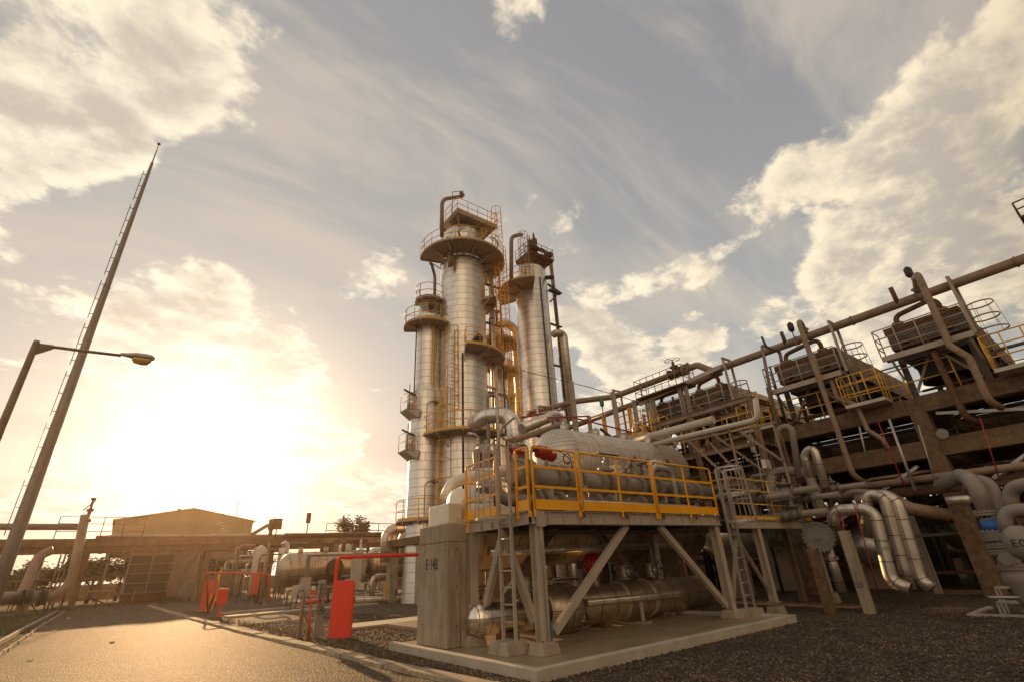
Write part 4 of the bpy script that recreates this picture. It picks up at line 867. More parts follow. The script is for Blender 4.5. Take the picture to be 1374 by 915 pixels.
# drop pipes crossing in front of the coolers
def drop(name, lb, P, r, m_=PIPE, **k): return pipe(name, lb, P, r, m_, **k)
x = 20.95
drop('drop_pipe', 'thick brown drop pipe in front of the nearest air cooler, kinked halfway', [(22, 2.95, 10.1), (21.6, 2.75, 10.65), (x, 2.56, 10.45), (x, 2.62, 7.6), (x, 2.3, 7.05), (x, 2.35, 5.6), (x+.5, 2.2, 5.4)], .11, fl=((0, .3),))
drop('drop_pipe', 'shorter rusty drop pipe behind the kinked one at the nearest air cooler', [(21.6, 3.2, 8.1), (21.35, 3.15, 7.6), (21.3, 3.1, 5.3), (21.9, 2.9, 5.1)], .10, RUST)
drop('drop_pipe', 'long brown drop pipe in front of the middle air cooler', [(22, 7.0, 10.05), (21.5, 6.9, 10.6), (x, 6.8, 10.35), (x, 6.75, 7.2), (x, 6.73, 4.0), (x+.4, 6.6, 3.8)], .10, fl=((0, .4),))
drop('drop_pipe', 'kinked brown drop pipe beside the long one at the middle air cooler', [(21.4, 6.5, 8.0), (21.2, 6.45, 6.9), (21.2, 5.9, 6.5), (21.2, 5.85, 5.5), (21.2, 5.5, 5.1), (21.2, 5.45, 4.7)], .085, PIPE)
drop('vent_stub', 'small upright relief valve perched on the header over the nearest air cooler', [(21.9, 3.6, 10.0), (21.85, 3.6, 10.7)], .08, RUST); drop('vent_stub', 'small upright relief valve perched on the header over the middle air cooler', [(21.9, 7.9, 10.0), (21.85, 7.9, 10.6)], .08, RUST)
def floodl(p, lb, m_=GREEN):
    p = V(p); t = thing('floodlight', p-V((0, 0, .8)), lb, 'light'); MB().bar(p-V((0, 0, .8)), p, .04).build('pole', PIPE, t); MB().lathe(p, (0, 0, 1), [(.08, 0), (.13, .1), (.13, .35), (.05, .45)], 12).build('lamp_head', m_, t)
floodl(at(924, 497, x=22), 'small greenish floodlight beside the orange handwheel on the pipe bridge'); floodl(at(808, 545, x=20), 'small greenish floodlight over the big vessel near the leftmost bridge posts'); floodl(at(1063, 445, x=21.8), 'small floodlight on a thin pole above the middle air cooler', DARK)
floodl(at(1222, 372, x=21.9), 'thin pole lamp above the nearest air cooler', DARK)
# platform round the handwheel valve
t = thing('valve_platform', (21.6, 14, 6.4), 'small caged valve platform on tall grey posts under the orange handwheel valve', 'platform')
for y in (13.0, 13.35, 15.1, 15.5): MB().ibeam((21.5, y, 5.9), (21.5, y, 9.6), .18, .16, .02, V((0, 1, 0))).build('post', STEEL, t)
MB().bx(21.1, 22.2, 12.8, 15.9, 9.6, 9.68).build('deck', RUST, t); mb = MB(); rail(mb, [(22.2, 15.9, 9.68), (21.15, 15.9, 9.68), (21.15, 12.8, 9.68), (22.2, 12.8, 9.68)], 1.0, .02, (.33, .66), .45); mb.build('railing', PIPE, t)
MB().bar((21.5, 16, 9.45), (21.5, 10.9, 9.9), .1, .2).build('beam', STEEL, t)
# pipe bridge posts further left
for i, (px, y) in enumerate(((790, 20.2), (812, 19.0), (845, 16.6), (865, 17.0))):
    p = at(px, 600, y=y+0.0); t_ = tag(MB().ibeam((21.8, y, 0), (21.8, y, 9.9-.3*(i % 2)), .2, .16, .02, V((0, 1, 0))).build('steel_column', (STEEL, YEL2, STEEL, YEL2)[i]), 'slim %s steel column %s under the header pipes behind the big vessel' % (('grey', 'yellow')[i % 2], ('farthest left', 'second from left', 'third from left', 'rightmost')[i]), 'column')
t = thing('valve_platform', (19, 14, 5), 'small cream platform with yellow railing just above the big vessel', 'platform')
p = at(870, 590, y=14.2); MB().bx(p.x-1.0, p.x+1.1, 13.6, 15.2, p.z-.12, p.z+.1).build('deck', CREAM, t); mb = MB(); rail(mb, [(p.x-1, 15.2, p.z+.1), (p.x-1, 13.65, p.z+.1), (p.x+1.05, 13.65, p.z+.1), (p.x+1.05, 15.2, p.z+.1)], 1.1, .024, (.37, .74), .6, .1); mb.build('railing', YEL2, t)
for dx in (-.6, .7): MB().bx(p.x+dx-.08, p.x+dx+.08, 14.2, 14.4, 3.5, p.z-.12).build('post', STEEL, t)
MB().tube([(p.x-.8, 14.3, p.z+.1), (p.x-.8, 14.3, p.z+.6), (p.x-.2, 14.3, p.z+.9), (p.x+.1, 14.3, p.z+.3)], .12, .2, 10).build('elbow', ALUP, t)
# level pipes between vessel and frame
pipe('cut_pipe', 'pale brown pipe stub ending in mid-air above the right end of the big vessel', [(18, 14.6, 6.6), (18, 9.95, 6.55)], .16, CREAM)
pipe('offset_pipe', 'slim pale pipe that runs level then turns straight up, left of the middle cooler', [(17, 12.5, 5.95), (17, 7.75, 5.85), (17.0, 7.65, 6.6)], .1, CREAM, .25)
t = thing('pipe_bracket', (17.2, 10, 3.5), 'grey V-shaped bracket frame above the walkway end', 'bracket')
for a, b in (((17, 10.6, 5.7), (17, 9.3, 4.0)), ((17.2, 10.0, 5.7), (17.2, 8.9, 4.0)), ((17, 8.9, 5.7), (17, 8.9, 3.2)), ((17, 8.5, 5.6), (17, 7.3, 4.3)), ((17, 7.3, 5.5), (17, 7.3, 3.6)), ((17, 11, 5.75), (17, 7.2, 5.62))): MB().bar(a, b, .065).build('strut', PIPE, t)
# security camera over the walkway
p = at(1007, 588, y=8.6); t = thing('security_camera', p-V((0, 0, .3)), 'grey dome security camera hanging from a bracket above the walkway', 'camera')
MB().lathe(p, (0, 0, -1), [(.05, -.15), (.1, -.1), (.12, 0), (.12, .28), (.1, .3)], 18).build('housing', PIPEG, t); MB().lathe(p-V((0, 0, .3)), (0, 0, -1), [(.085, 0), (.09, .1), (.075, .18), (.03, .23)], 16).build('dome', CONCL, t); MB().tube([p+V((0, 0, .1)), p+V((.15, 0, .3)), p+V((.5, .4, .3))], .03, .05, 6).build('arm', PIPEG, t)
pipe('lamp_pole', 'thin grey pole rising from the walkway end under the dome camera', [at(1032, 690, y=7.9), at(1013, 600, y=7.9)], .022, PIPEG)
t = thing('junction_box', at(1030, 622, y=8.4), 'white junction box on the pole near the dome camera', 'box'); p = at(1031, 622, y=8.4); MB().bx(p.x-.22, p.x+.22, p.y, p.y+.15, p.z-.16, p.z+.16).build('housing', WHITE, t, bevel=.015); MB().bx(p.x-.17, p.x+.17, p.y-.012, p.y-.003, p.z-.11, p.z+.11).build('lid', CREAM, t)
# ---------------------------------------------------------------- pipes at the walkway end: hairpin, big blind flange
t = thing('hairpin_pipe', (16.7, 7.2, 2.6), 'thick grey pipe bending over the walkway and down to the big bolted blind flange', 'pipe')
MB().tube([at(1035, 672, y=8.6), at(1035, 632, y=8.6), at(1085, 632, y=7.4), at(1103, 692, y=7.2)], .17, .35, 18).build('pipe_run', PIPEG, t)
p = at(1103, 690, y=7.2); q = p-V((0, 0, .25)); flange(t, p, (0, 0, 1), .3, .05, PIPEG, 12)
t = thing('blind_flange', (15.9, 6.5, 1.7), 'large round bolted blind flange at the end of a brown drum, beside the walkway', 'flange'); c = at(1098, 720, y=6.6); ax = V((-1, -.25, 0)).normalized()
mb = MB(); mb.cyl(c, c-ax*.09, .40, n=36, sm=False)
_, a_, u_ = basis(ax)
for i in range(22):
    th = 2*pi*i/22; o = (a_*cos(th)+u_*sin(th))*.365; mb.cyl(c+o*1.06+ax*.07, c+o*1.06-ax*.23, .036, n=6, sm=False)
mb.cyl(c+ax*.03, c, .07, n=10); mb.build('cover', IRON, t); MB().cyl(c-ax*.12, c-ax*.2, .40, n=36, sm=False).build('ring', IRON, t); MB().cyl(c-ax*.2, c-ax*2.2, .30, n=28).build('drum', RUST, t)
pipe('drain_leg', 'stubby silver insulated leg pipe hanging below the big blind flange', [c+V((.35, -.02, -.1)), c+V((.42, -.02, -1.45))], .13, ALUP, fl=((0, .35),), flr=1.5)
for i, (a, b) in enumerate((((1085, 735), (1115, 822)), ((1128, 712), (1168, 823)))):
    q = at(b[0], b[1], z=0); w = .24; mb = MB(); mb.bx(q.x-w/2, q.x+w/2, q.y-w/2, q.y+w/2, -.01, at(*a, x=q.x).z); t = thing('concrete_post', (q.x, q.y, 0), ('dark' if i == 0 else 'paler')+' square concrete post under the pipes, '+('left' if i == 0 else 'right')+' of the silver leg pipe', 'post'); mb.build('post_body', CONCR if i == 0 else CONC, t, bevel=.015)
    if i: text(t, '20', (q.x-w/2-.004, q.y, .68), .17, (pi/2, 0, -pi/2))
# insulated hairpins
def P_(L, x): return [at(a, b, x=x) for a, b in L]
pipe('hairpin_pipe', 'front silver insulated pipe that turns over and down to the gravel, left of three', P_([(1119, 705), (1119, 684), (1172, 682), (1196, 780), (1222, 790)], 17.6), .17, ALUP, .3, fl=((2, .55),), flr=1.12, flm=GALV)
pipe('hairpin_pipe', 'middle silver insulated pipe dropping steeply between the two others', P_([(1163, 720), (1163, 662), (1185, 665), (1212, 760), (1222, 790)], 18.8), .16, ALUP, .3)
pipe('hairpin_pipe', 'right silver insulated pipe dropping from the brown level pipe', P_([(1150, 672), (1199, 660), (1234, 776), (1250, 790)], 19.0), .19, ALUP, .35)
pipe('hairpin_pipe', 'grey pipe looping low from the hairpins back up to the walkway', P_([(1125, 670), (1145, 660), (1190, 662), (1225, 680)], 20.2), .13, PIPEG, .35)
pipe('level_pipe', 'long brown pipe running level from the hairpins towards the right edge', [at(1195, 678, x=19.5), at(1270, 690, x=21)], .2, PIPE)
pipe('level_pipe', 'short shiny section of pipe joining the brown level pipe to the right-hand arch', [at(1270, 672, x=18.6), at(1305, 669, x=18.6)], .12, ALUP)
pipe('level_pipe', 'brown level pipe passing behind the twin arches under the lower beam', [(20.6, 7.2, 3.55), (20.6, -2, 3.5)], .12, PIPE)
pipe('level_pipe', 'rusty level pipe just below the lower concrete beam', [(20.9, 6.2, 3.15), (20.9, -2, 3.1)], .09, RUST)
tag(MB().ibeam((23.4, 6.15, -.01), (23.4, 6.15, 2.9), .22, .2, .02, V((0, 1, 0))).build('steel_column', STEEL), 'leaning-looking grey steel column on the gravel right of the hairpin pipes', 'column')
tag(MB().ibeam((24.5, 5.0, -.01), (24.5, 5.0, 3.2), .16, .16, .02, V((0, 1, 0))).build('steel_column', STEEL2), 'thin dark steel column in the gloom behind the grey one', 'column')
tag(MB().bar((22.5, 6.9, 1.85), (22.5, 3.0, 1.9), .08, .1).build('tie_beam', STEEL2), 'dark horizontal tie beam crossing behind the grey steel column', 'beam')
# thin white and red lines hanging in front of the frame
for i, (a, b, r, m_) in enumerate((((1193, 562), (1228, 658), .045, GALV), ((1153, 572), (1163, 615), .03, GALV), ((1060, 690), (1030, 600), .02, PIPEG), ((1232, 570), (1256, 650), .02, GALV), ((1178, 565), (1215, 655), .02, REDD), ((1130, 690), (1135, 740), .02, REDD), ((1315, 560), (1340, 640), .02, REDD), ((1145, 672), (1180, 800), .018, REDD))):
    pipe('hanging_line', ('pale', 'short pale', 'thin grey', 'very thin pale', 'thin red', 'short red', 'farthest right thin red', 'long low red')[i]+' line running down in front of the concrete frame', P_([a, b], 20.4 if i < 5 or i == 6 else 17), r, m_, n=6)
t = thing('loudspeaker', at(1266, 582, x=21.6), 'small round horn loudspeaker on the lower concrete beam', 'loudspeaker'); c = at(1266, 582, x=21.6); MB().lathe(c, (-1, 0, 0), [(.05, -.1), (.08, 0), (.15, .12), (.17, .14)], 18).build('horn', PIPEG, t); MB().cyl(c+V((.12, 0, 0)), c+V((-.06, 0, 0)), .05, n=10).build('driver', DARK, t)
# ---------------------------------------------------------------- twin arches and flanged stack at the far right
X = 16.0
st_ = thing('flanged_stack', (16, 2.85, 0), 'grey stack of bolted flanges with blue painted band, below the pipe arches', 'strainer')
c = at(1326, 690, x=X); y_ = c.y; MB().tube([at(1262, 652, x=X+1.2), at(1290, 637, x=X+.6), (X, y_, at(1320, 650, x=X).z+.12), (X, y_, c.z)], .17, .35, 18).build('arch_pipe', PIPEG, st_)
zt = c.z; H = zt-.35
def zz(k): return zt-H*k
for k, R in ((-.02, .27), (.22, .30), (.28, .30), (.37, .28), (.44, .28), (.62, .25), (.70, .24)): flange(st_, (X, y_, zz(k)), (0, 0, 1), R, .045, PIPEG, 16)
MB().lathe((X, y_, zz(.20)), (0, 0, 1), [(.21, 0), (.21, H*.14)], 28).build('blue_band', BLUE, st_)
MB().lathe((X, y_, .28), (0, 0, 1), [(.1, 0), (.16, .1), (.16, .3), (.24, .45), (.24, .62), (.19, .7), (.2, H*.5), (.21, H*.8), (.2, H)], 28).build('body', PIPEG, st_)
MB().cyl((X-.22, y_-.02, zz(.52)), (X-.3, y_-.02, zz(.52)), .13, n=18).build('inspection_cover', PIPEG, st_)
MB().tube([(X, y_, .45), (X+.1, y_-1.2, .45)], .1, n=14).build('outlet_pipe', PIPEG, st_); MB().tube([(X-.1, y_, .45), (X-.3, y_+.55, .45)], .03, n=8).build('drain_line', GALV, st_)
pipe('arch_pipe', 'second grey pipe arch just behind and right of the blue banded stack', [at(1300, 660, x=X+1.6), at(1307, 643, x=X+1.4), at(1330, 648, x=X+1.0), at(1352, 760, x=X+.9)], .15, PIPEG, .3)
pipe('arch_pipe', 'upper grey pipe arch leaving the picture at the right edge', [at(1362, 690, x=X-.3), at(1352, 655, x=X-.3), at(1395, 645, x=X-.6)], .14, PIPEG, .3)
pipe('arch_pipe', 'lower grey pipe arch at the right edge just above the marked drum', [at(1352, 715, x=X-1), at(1346, 685, x=X-1), at(1395, 682, x=X-1)], .13, PIPEG, .25)
dm = thing('filter_pot', (14.6, 1.9, 1.0), 'round white pot with black painted characters at the right edge', 'filter'); c = at(1372, 728, x=14.6)
MB().lathe(c-V((0, 0, .33)), (0, 0, 1), [(.1, 0), (.22, .08), (.29, .2), (.29, .45), (.22, .58), (.1, .66)], 28).build('pot', PIPEG, dm)
# text wraps the side facing the camera
e = (EYE-c); e.z = 0; e.normalize(); text(dm, 'E04', c+e*.297, .2, (pi/2, 0, atan2(e.y, e.x)+pi/2))
MB().cyl(c-V((0, 0, .33)), V((c.x, c.y, .3)), .06, n=12).build('stem', PIPEG, dm)
# small step stand and pit edge
t = thing('step_stand', (14.6, 3.2, 0), 'small white two-tread metal step stand on the gravel at the right edge', 'steps')
q = at(1345, 826, z=0); mb = MB(); x0, y0 = q.x, q.y
def fr_(xa, ya, h, w=.55, dpt=.35):
    for dx in (0, dpt):
        for dy in (0, -w): mb.bar((xa+dx, ya+dy, 0), (xa+dx, ya+dy, h), .035)
    for dx in (0, dpt): mb.bar((xa+dx, ya+.0175, h), (xa+dx, ya-w-.0175, h), .035)
    for dy in (0, -w): mb.bar((xa+.02, ya+dy, h), (xa+dpt-.02, ya+dy, h), .03)
fr_(x0, y0, .28); mb.build('lower_step', CONCL, t); mb = MB(); fr_(x0+.40, y0, .56); mb.build('upper_step', CONCL, t)
pt = MB(); q = at(1298, 826, z=0); pt.bx(q.x, q.x+.12, q.y-1.6, q.y, -.01, .05); pt.bx(q.x+.121, q.x+2, q.y-.12, q.y, -.01, .05); pt.build('pit_edge', CONCL)['kind'] = 'structure'
# ---------------------------------------------------------------- dark clutter below the frame
rr = random.Random(21)
G1 = 'pipes in the gloom under the concrete frame'
for i in range(90):
    kx = rr.uniform(23, 33); ky = rr.uniform(-3, 19); m_ = rr.choice((DARK, DARK, RUST, PIPE, STEEL2)); r = rr.choice((.05, .07, .1, .14, .2))
    o = rr.random()
    if o < .4: P = [(kx, ky, 0), (kx, ky, rr.uniform(3.2, 5.8))]
    elif o < .8: z = rr.uniform(.5, 4.1); P = [(kx, ky-4, z), (kx, ky+4, z), (kx, ky+4, 0)]
    else: z = rr.uniform(.8, 4.1); P = [(kx-2, ky, z), (kx+5, ky, z), (kx+5, ky, 5)]
    pipe('shaded_pipe', 'dark pipe lost in the clutter beneath the concrete frame', P, r, m_, .3, 8, 'pipe', G1)
for i, (x, y, L, R, z) in enumerate(((25, 8.5, 6, .8, 1.6), (26, 12.5, 7, .9, 2.6), (25, 1.5, 6, .7, 1.3), (19.5, 12, 6, .7, 2.3), (30, 6, 5, 1.1, 2.2), (33, 14, 5, 1.2, 3.2))):
    t = thing('drum', (x+L/2, y, z-R), 'dark horizontal drum under the concrete frame, %s' % ('nearest the steel column', 'behind the second pier', 'nearest the right edge', 'beyond the platform', 'deep in the middle', 'at the far back')[i], 'drum')
    MB().lathe((x, y, z), (1, 0, 0), [(.01, -.4), (R*.6, -.3), (R, 0), (R, L), (R*.6, L+.3), (.01, L+.4)], 28).build('shell', ALU2, t)
    for xx in (x+.8, x+L-.8): MB().bx(xx-.2, xx+.2, y-R*.7, y+R*.7, 0, z-R*.6).build('saddle', CONC, t)

# fine pipework, hangers and struts between the decks
G5 = 'thin pipes and hangers on the front of the concrete frame'
rr = random.Random(77)
for i in range(60):
    y = rr.uniform(-1.5, 19); x = rr.uniform(21.3, 24.5); m_ = rr.choice((PIPE, RUST, DARK, STEEL2, YEL2, PIPEG, PIPE)); r = rr.choice((.02, .03, .04, .06, .08)); k = rr.random()
    if k < .4: z0 = rr.choice((4.9, 6.45, 6.45)); P = [(x, y, z0), (x, y, z0+rr.uniform(.6, 1.9))]
    elif k < .8: z = rr.choice((3.2, 3.9, 5.1, 5.4, 6.7, 7.0, 7.4, 7.7)); P = [(x, y, z), (x, y+rr.uniform(1, 4), z), (x, y+4.01, z-rr.uniform(.3, 1.2))]
    else: z = rr.uniform(4.9, 7); P = [(x, y, z), (x, y+.9, z+.8)]
    pipe('thin_pipe', 'thin pipe or hanger in the tangle on the front of the concrete frame', P, r, m_, .15, 6, 'pipe', G5)
t = thing('dark_backing', (30, 26, 0), 'dark low backing wall and roof added to close bright gaps behind the big vessel', 'building')  # dark backing added to block bright sky gaps
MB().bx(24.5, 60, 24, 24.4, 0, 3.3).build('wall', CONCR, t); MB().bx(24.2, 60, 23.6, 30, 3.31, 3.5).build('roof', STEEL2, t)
t = thing('backing_wall', (42, 5, 0), 'dark brown backing wall added far behind the concrete frame', 'wall')  # further dark backing added behind the frame against bright gaps
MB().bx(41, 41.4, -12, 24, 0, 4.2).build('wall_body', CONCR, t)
for i in range(9): MB().bx(40.8, 41.0, -10+i*4, -9.6+i*4, 0, 4.3).build('buttress', CONCR, t)

t = thing('railed_platform', at(1374, 300, x=22), 'small rusty railed platform corner poking in at the right edge of the sky', 'platform'); p = at(1372, 298, x=22)
MB().bx(p.x-.5, p.x+.5, p.y-1.2, p.y, p.z-.08, p.z).build('deck', RUST, t); mb = MB(); rail(mb, [(p.x+.5, p.y-.02, p.z), (p.x-.48, p.y-.02, p.z), (p.x-.48, p.y-1.2, p.z)], .55, .025, (.28,), .5); mb.build('railing', RUST, t); MB().bar((p.x, p.y-.9, 6.4), (p.x, p.y-.9, p.z-.08), .16).build('post', PIPE, t)

# more steel and pipe between the big vessel and the coolers
G6 = 'posts and pipes crowding the far half of the cooler structure'
rr = random.Random(13)
for i in range(110):
    y = rr.uniform(8.5, 21); x = rr.uniform(19.6, 24.5); m_ = rr.choice((PIPE, RUST, STEEL2, DARK, PIPE, PIPEG, YEL2)); r = rr.choice((.025, .04, .06, .09)); k = rr.random()
    if k < .5: z0 = rr.choice((3.5, 4.9, 6.45)); P = [(x, y, z0), (x, y, z0+rr.uniform(1.4, 3.2))]
    elif k < .85: z = rr.uniform(4.4, 8.6); P = [(x, y, z), (x, y+rr.uniform(1, 3), z), (x, y+3.01, z-rr.uniform(.3, 1.0))]
    else: z = rr.uniform(5, 8); P = [(x, y, z), (x, y+1.2, z+1.1)]
    pipe('thin_pipe', 'thin post or pipe in the dense tangle between the big vessel and the farthest coolers', P, r, m_, .15, 6, 'pipe', G6)
t = thing('steel_staging', (20.4, 10, 0), 'brown two-level steel staging between the big vessel and the coolers', 'steel frame')
for y in (9.0, 11.8, 14.8, 18.0):
    for x in (19.4, 21.2): MB().ibeam((x, y, 0), (x, y, 7.4), .2, .18, .02, V((0, 1, 0))).build('column', PIPE, t)
for z in (4.2, 5.6, 7.4):
    for x in (19.4, 21.2): MB().ibeam((x, 9, z), (x, 18, z), .22, .14).build('beam', PIPE, t)
    for y in (9.0, 11.8, 14.8, 18.0): MB().ibeam((19.52, y, z), (21.08, y, z), .18, .12).build('cross_beam', RUST, t)
for y0, y1 in ((9.0, 11.8), (14.8, 11.8), (14.8, 18)): MB().bar((19.4, y0, 4.3), (19.4, y1, 7.3), .08).build('brace', PIPE, t)
mb = MB(); rail(mb, [(19.35, 9, 5.72), (19.35, 18, 5.72)], 1.1, .022, (.55,), 1.2); mb.build('railing', YEL2, t); MB().bx(19.42, 21.2, 9, 18, 5.70, 5.72).build('deck', DARK, t)
# valves and elbows crowding the walkway end
for i, (px, py, x, r, up) in enumerate(((1056, 660, 17.2, .12, (0, 0, 1)), (1082, 668, 17.6, .1, (-.6, 0, 1)), (1066, 690, 17.0, .12, (0, 0, 1)), (1118, 655, 19, .1, (0, 0, 1)), (975, 665, 16.2, .1, (0, 0, 1)), (1020, 668, 16.6, .12, (-.5, 0, 1)))):
    p = at(px, py, x=x); t = thing('valve_run', p, ('middle', 'tilted', 'lowest', 'rearmost', 'leftmost', 'second from left')[i]+' grey flanged valve among the pipes at the end of the walkway', 'valve')
    MB().tube([p+V((0, -1.0, 0)), p+V((0, 1.2, 0)), p+V((0, 1.2, -1.2))], r*.9, .2, 12).build('pipe_run', PIPEG, t); valve(t, p, (0, 1, 0), r, up, IRON, DARK)
for i, L in enumerate(([(1045, 600), (1043, 575), (1062, 570), (1072, 640)], [(1088, 640), (1078, 608), (1092, 600), (1108, 655)], [(1010, 690), (1006, 640), (1030, 636)])):
    pipe('elbow_pipe', ('tall hooked', 'fat pale', 'short')[i]+' grey elbow pipe behind the walkway handrail', [at(a, b, x=18.2+i*.6) for a, b in L], (.11, .14, .1)[i], (PIPEG, ALUP, PIPEG)[i], .3)
# ================================================================ left: mast, lamp, rack, shed, drums, red gear
mx, my = -3.85, 32
ms = thing('lattice_mast', (mx, my, 0), 'very tall tapering pole mast with side ladder, left of the road', 'mast')
MB().lathe((mx, my, -.1), (0, 0, 1), [(.29, 0), (.265, 4), (.21, 11), (.15, 18), (.09, 25.5), (.08, 26.6)], 16, caps=True).build('pole', mat('mast_steel', (.30, .25, .21), .5, .3, .12, 2., (.2, .1, .05), .2), ms)
for z in (9, 17): MB().torus((mx, my, z), (0, 0, 1), .285-.0072*z, .02, 20, 5).build('joint_ring', PIPE, ms)
MB().cyl((mx, my, 26.4), (mx, my, 28.2), .04, .02, 8).build('spike', PIPE, ms); MB().lathe((mx, my, 28.1), (0, 0, 1), [(.02, 0), (.09, .06), (.09, .14), (.02, .2)], 10).build('finial', DARK, ms)
mb = MB(); z = 1.2
def lx(z): return mx-.315+.0075*z-.08
while z < 25.5:
    mb.bar((lx(z)-.02, my-.1, z), (lx(z)-.02, my-.1, z+2.4), .03, .05)
    for k in (.25, 1.2, 2.15): mb.bar((lx(z), my-.1, z+k), (mx-.05, my-.08, z+k), .03)
    z += 2.75
mb.build('climbing_rail', DARK, ms)
sl_ = thing('street_lamp', (-2.5, 14, 0), 'curved-arm street lamp with amber lens leaning in at the left edge', 'street lamp'); lx0, ly0 = -2.5, 14
MB().lathe((lx0, ly0, 0), (0, 0, 1), [(.12, 0), (.09, 1), (.06, 6.62), (.05, 6.68)], 14).build('pole', PIPE, sl_)
arm = MB(); arm.tube([(lx0, ly0, 6.45), (lx0+.25, ly0, 6.60), (lx0+.8, ly0, 6.62), (lx0+1.5, ly0, 6.66)], .035, .4, 10); arm.hexa([(lx0, ly0-.03, 6.32), (lx0, ly0+.03, 6.32), (lx0+.3, ly0+.02, 6.55), (lx0+.3, ly0-.02, 6.55), (lx0, ly0-.03, 6.62), (lx0, ly0+.03, 6.62), (lx0+.3, ly0+.02, 6.64), (lx0+.3, ly0-.02, 6.64)]); arm.build('arm', PIPE, sl_)
hx = lx0+1.48; hm = MB(); hz = 6.66
prof = [(0, .05, .05), (.15, .08, .07), (.3, .14, .10), (.5, .155, .11), (.62, .13, .09), (.68, .07, .05)]
hm.ring([[(hx+x, ly0+w*cos(a), hz+.02+x*.02+(h*sin(a) if sin(a) > 0 else h*.45*sin(a))) for a in [2*pi*i/18 for i in range(18)]] for x, w, h in prof]); hd_ = hm.build('lamp_head', mat('lamp_housing', (.50, .46, .40), .5, 0), sl_)
ln = MB(); ln.ring([[(hx+.24+x, ly0+w*cos(a), hz-.02-(d_*max(0, -sin(a)))+.02*max(0, sin(a))) for a in [2*pi*i/16 for i in range(16)]] for x, w, d_ in ((0, .05, .03), (.05, .11, .11), (.2, .125, .14), (.34, .11, .12), (.39, .05, .03))]); ln.build('lens', GLASS, sl_)
RACKC = mat('rack_concrete', (.21, .125, .07), .85, 0., .2, 1.5, (.13, .07, .04), .5, .2, 20, True)
# pipe rack across the end of the road
Y = 62
rk = thing('pipe_rack', (0, Y, 0), 'long brown concrete pipe rack crossing behind the end of the road', 'pipe rack')
for x in (-25, -19, -12, -5.6, -2.3, 7.4, 13.5, 20, 27, 34): MB().bx(x-.25, x+.25, Y-.25, Y+.25, 0, 4.7).build('column', RACKC, rk, bevel=.02)
MB().bx(-40, 38, Y-.6, Y-.2, 4.55, 5.15).build('beam', CONCR, rk); MB().bx(-40, 38, Y-.75, Y+3.2, 5.152, 5.8).build('beam', RACKC, rk)
for x in (-5.6, 7.4, 20, 34): MB().bx(x-.25, x+.25, Y+2.9, Y+3.4, 0, 5.14).build('column', CONC, rk)
mb = MB(); rail(mb, [(-4.9, Y-.5, 5.8), (-4.9, Y-.5, 5.8), (1.5, Y-.5, 5.8)][1:], 1.9, .04, (.65, 1.3), 1.5); mb.build('railing', PIPE, rk)
pipe('rack_pipe', 'pale pipe lying high on the left part of the rack', [(-40, Y+.5, 7.0), (-2.9, Y+.5, 6.9)], .28, PIPEG)
for i, (yy_, r, z) in enumerate(((Y+.1, .16, 5.98), (Y+.8, .2, 6.02), (Y+1.6, .12, 5.94))): pipe('rack_pipe', ('thin front', 'thicker middle', 'thin back')[i]+' pipe laid along the top of the rack', [(-2+i, yy_, z), (38, yy_, z)], r, (PIPE, ALUP, RUST)[i])
pipe('rack_branch', 'hooped branch pipe above the rack just right of the shed', [(11.2, Y, 6.1), (12.7, Y, 7.1), (13.1, Y, 6.9), (13.1, Y, 5.9)], .2, PIPE, .35)
pipe('insulated_riser', 'big pale riser pipe sweeping down to ground left of the road end', [at(115, 690, y=60), at(93, 790, y=60), at(60, 803, y=58)], .36, PIPE, 1.6, 16)
pipe('insulated_riser', 'second pale riser between mast foot and rack columns', [at(72, 737, y=56), at(52, 745, y=56), at(28, 800, y=54), at(8, 803, y=54)], .33, PIPE, .9, 16)
pipe('ground_pipe', 'fat pale pipe lying low along the ground behind the mast foot', [at(-60, 806, y=50), at(62, 799, y=56)], .42, PIPEG)
for i, px in enumerate((26, 36, 51, 57)):
    p = at(px, 801, y=53); tag(MB().lathe((p.x, p.y, max(p.z, .5)), (1, -.1, 0), [(.5, 0), (.5, .22)], 20).build('pipe_clamp', BLACK), 'black band clamp number %s along the fat ground pipe from the left' % ('one', 'two', 'three', 'four')[i], 'clamp')
t = thing('pipe_block', at(38, 812, z=0), 'yellow and black striped block under the fat ground pipe', 'block'); p = at(38, 812, z=0)
for i in range(5): MB().bx(p.x-.75+i*.3, p.x-.45+i*.3-.002, p.y-.3, p.y+.3, 0, .5).build('stripe', (YEL2, BLACK)[i % 2], t)
t = thing('relief_valve', at(117, 692, y=60), 'slender valve standing on top of the big pale riser', 'valve'); p = at(116, 700, y=60); MB().lathe(p, (0, 0, 1), [(.3, 0), (.3, .25), (.12, .3), (.15, .9), (.28, .95), (.28, 1.1), (.1, 1.2), (.1, 1.9), (.2, 1.95), (.2, 2.1)], 12).build('stem', RUST, t); MB().bar(p+V((-.5, 0, 1.0)), p+V((.2, 0, 1.9)), .08).build('lever', RUST, t)
pipe('low_header', 'thin brown pipe level across between the rack columns', [(-30, 64, 2.5), (-.5, 64, 2.5)], .1, PIPE)
for i, x in enumerate((-3.9, -3.6, -.6)): pipe('down_pipe', ('first', 'second', 'third')[i]+' thin dark down pipe from the left under the rack', [(x, 63, 0), (x+.1, 63, 5)], .07, PIPE, n=8)
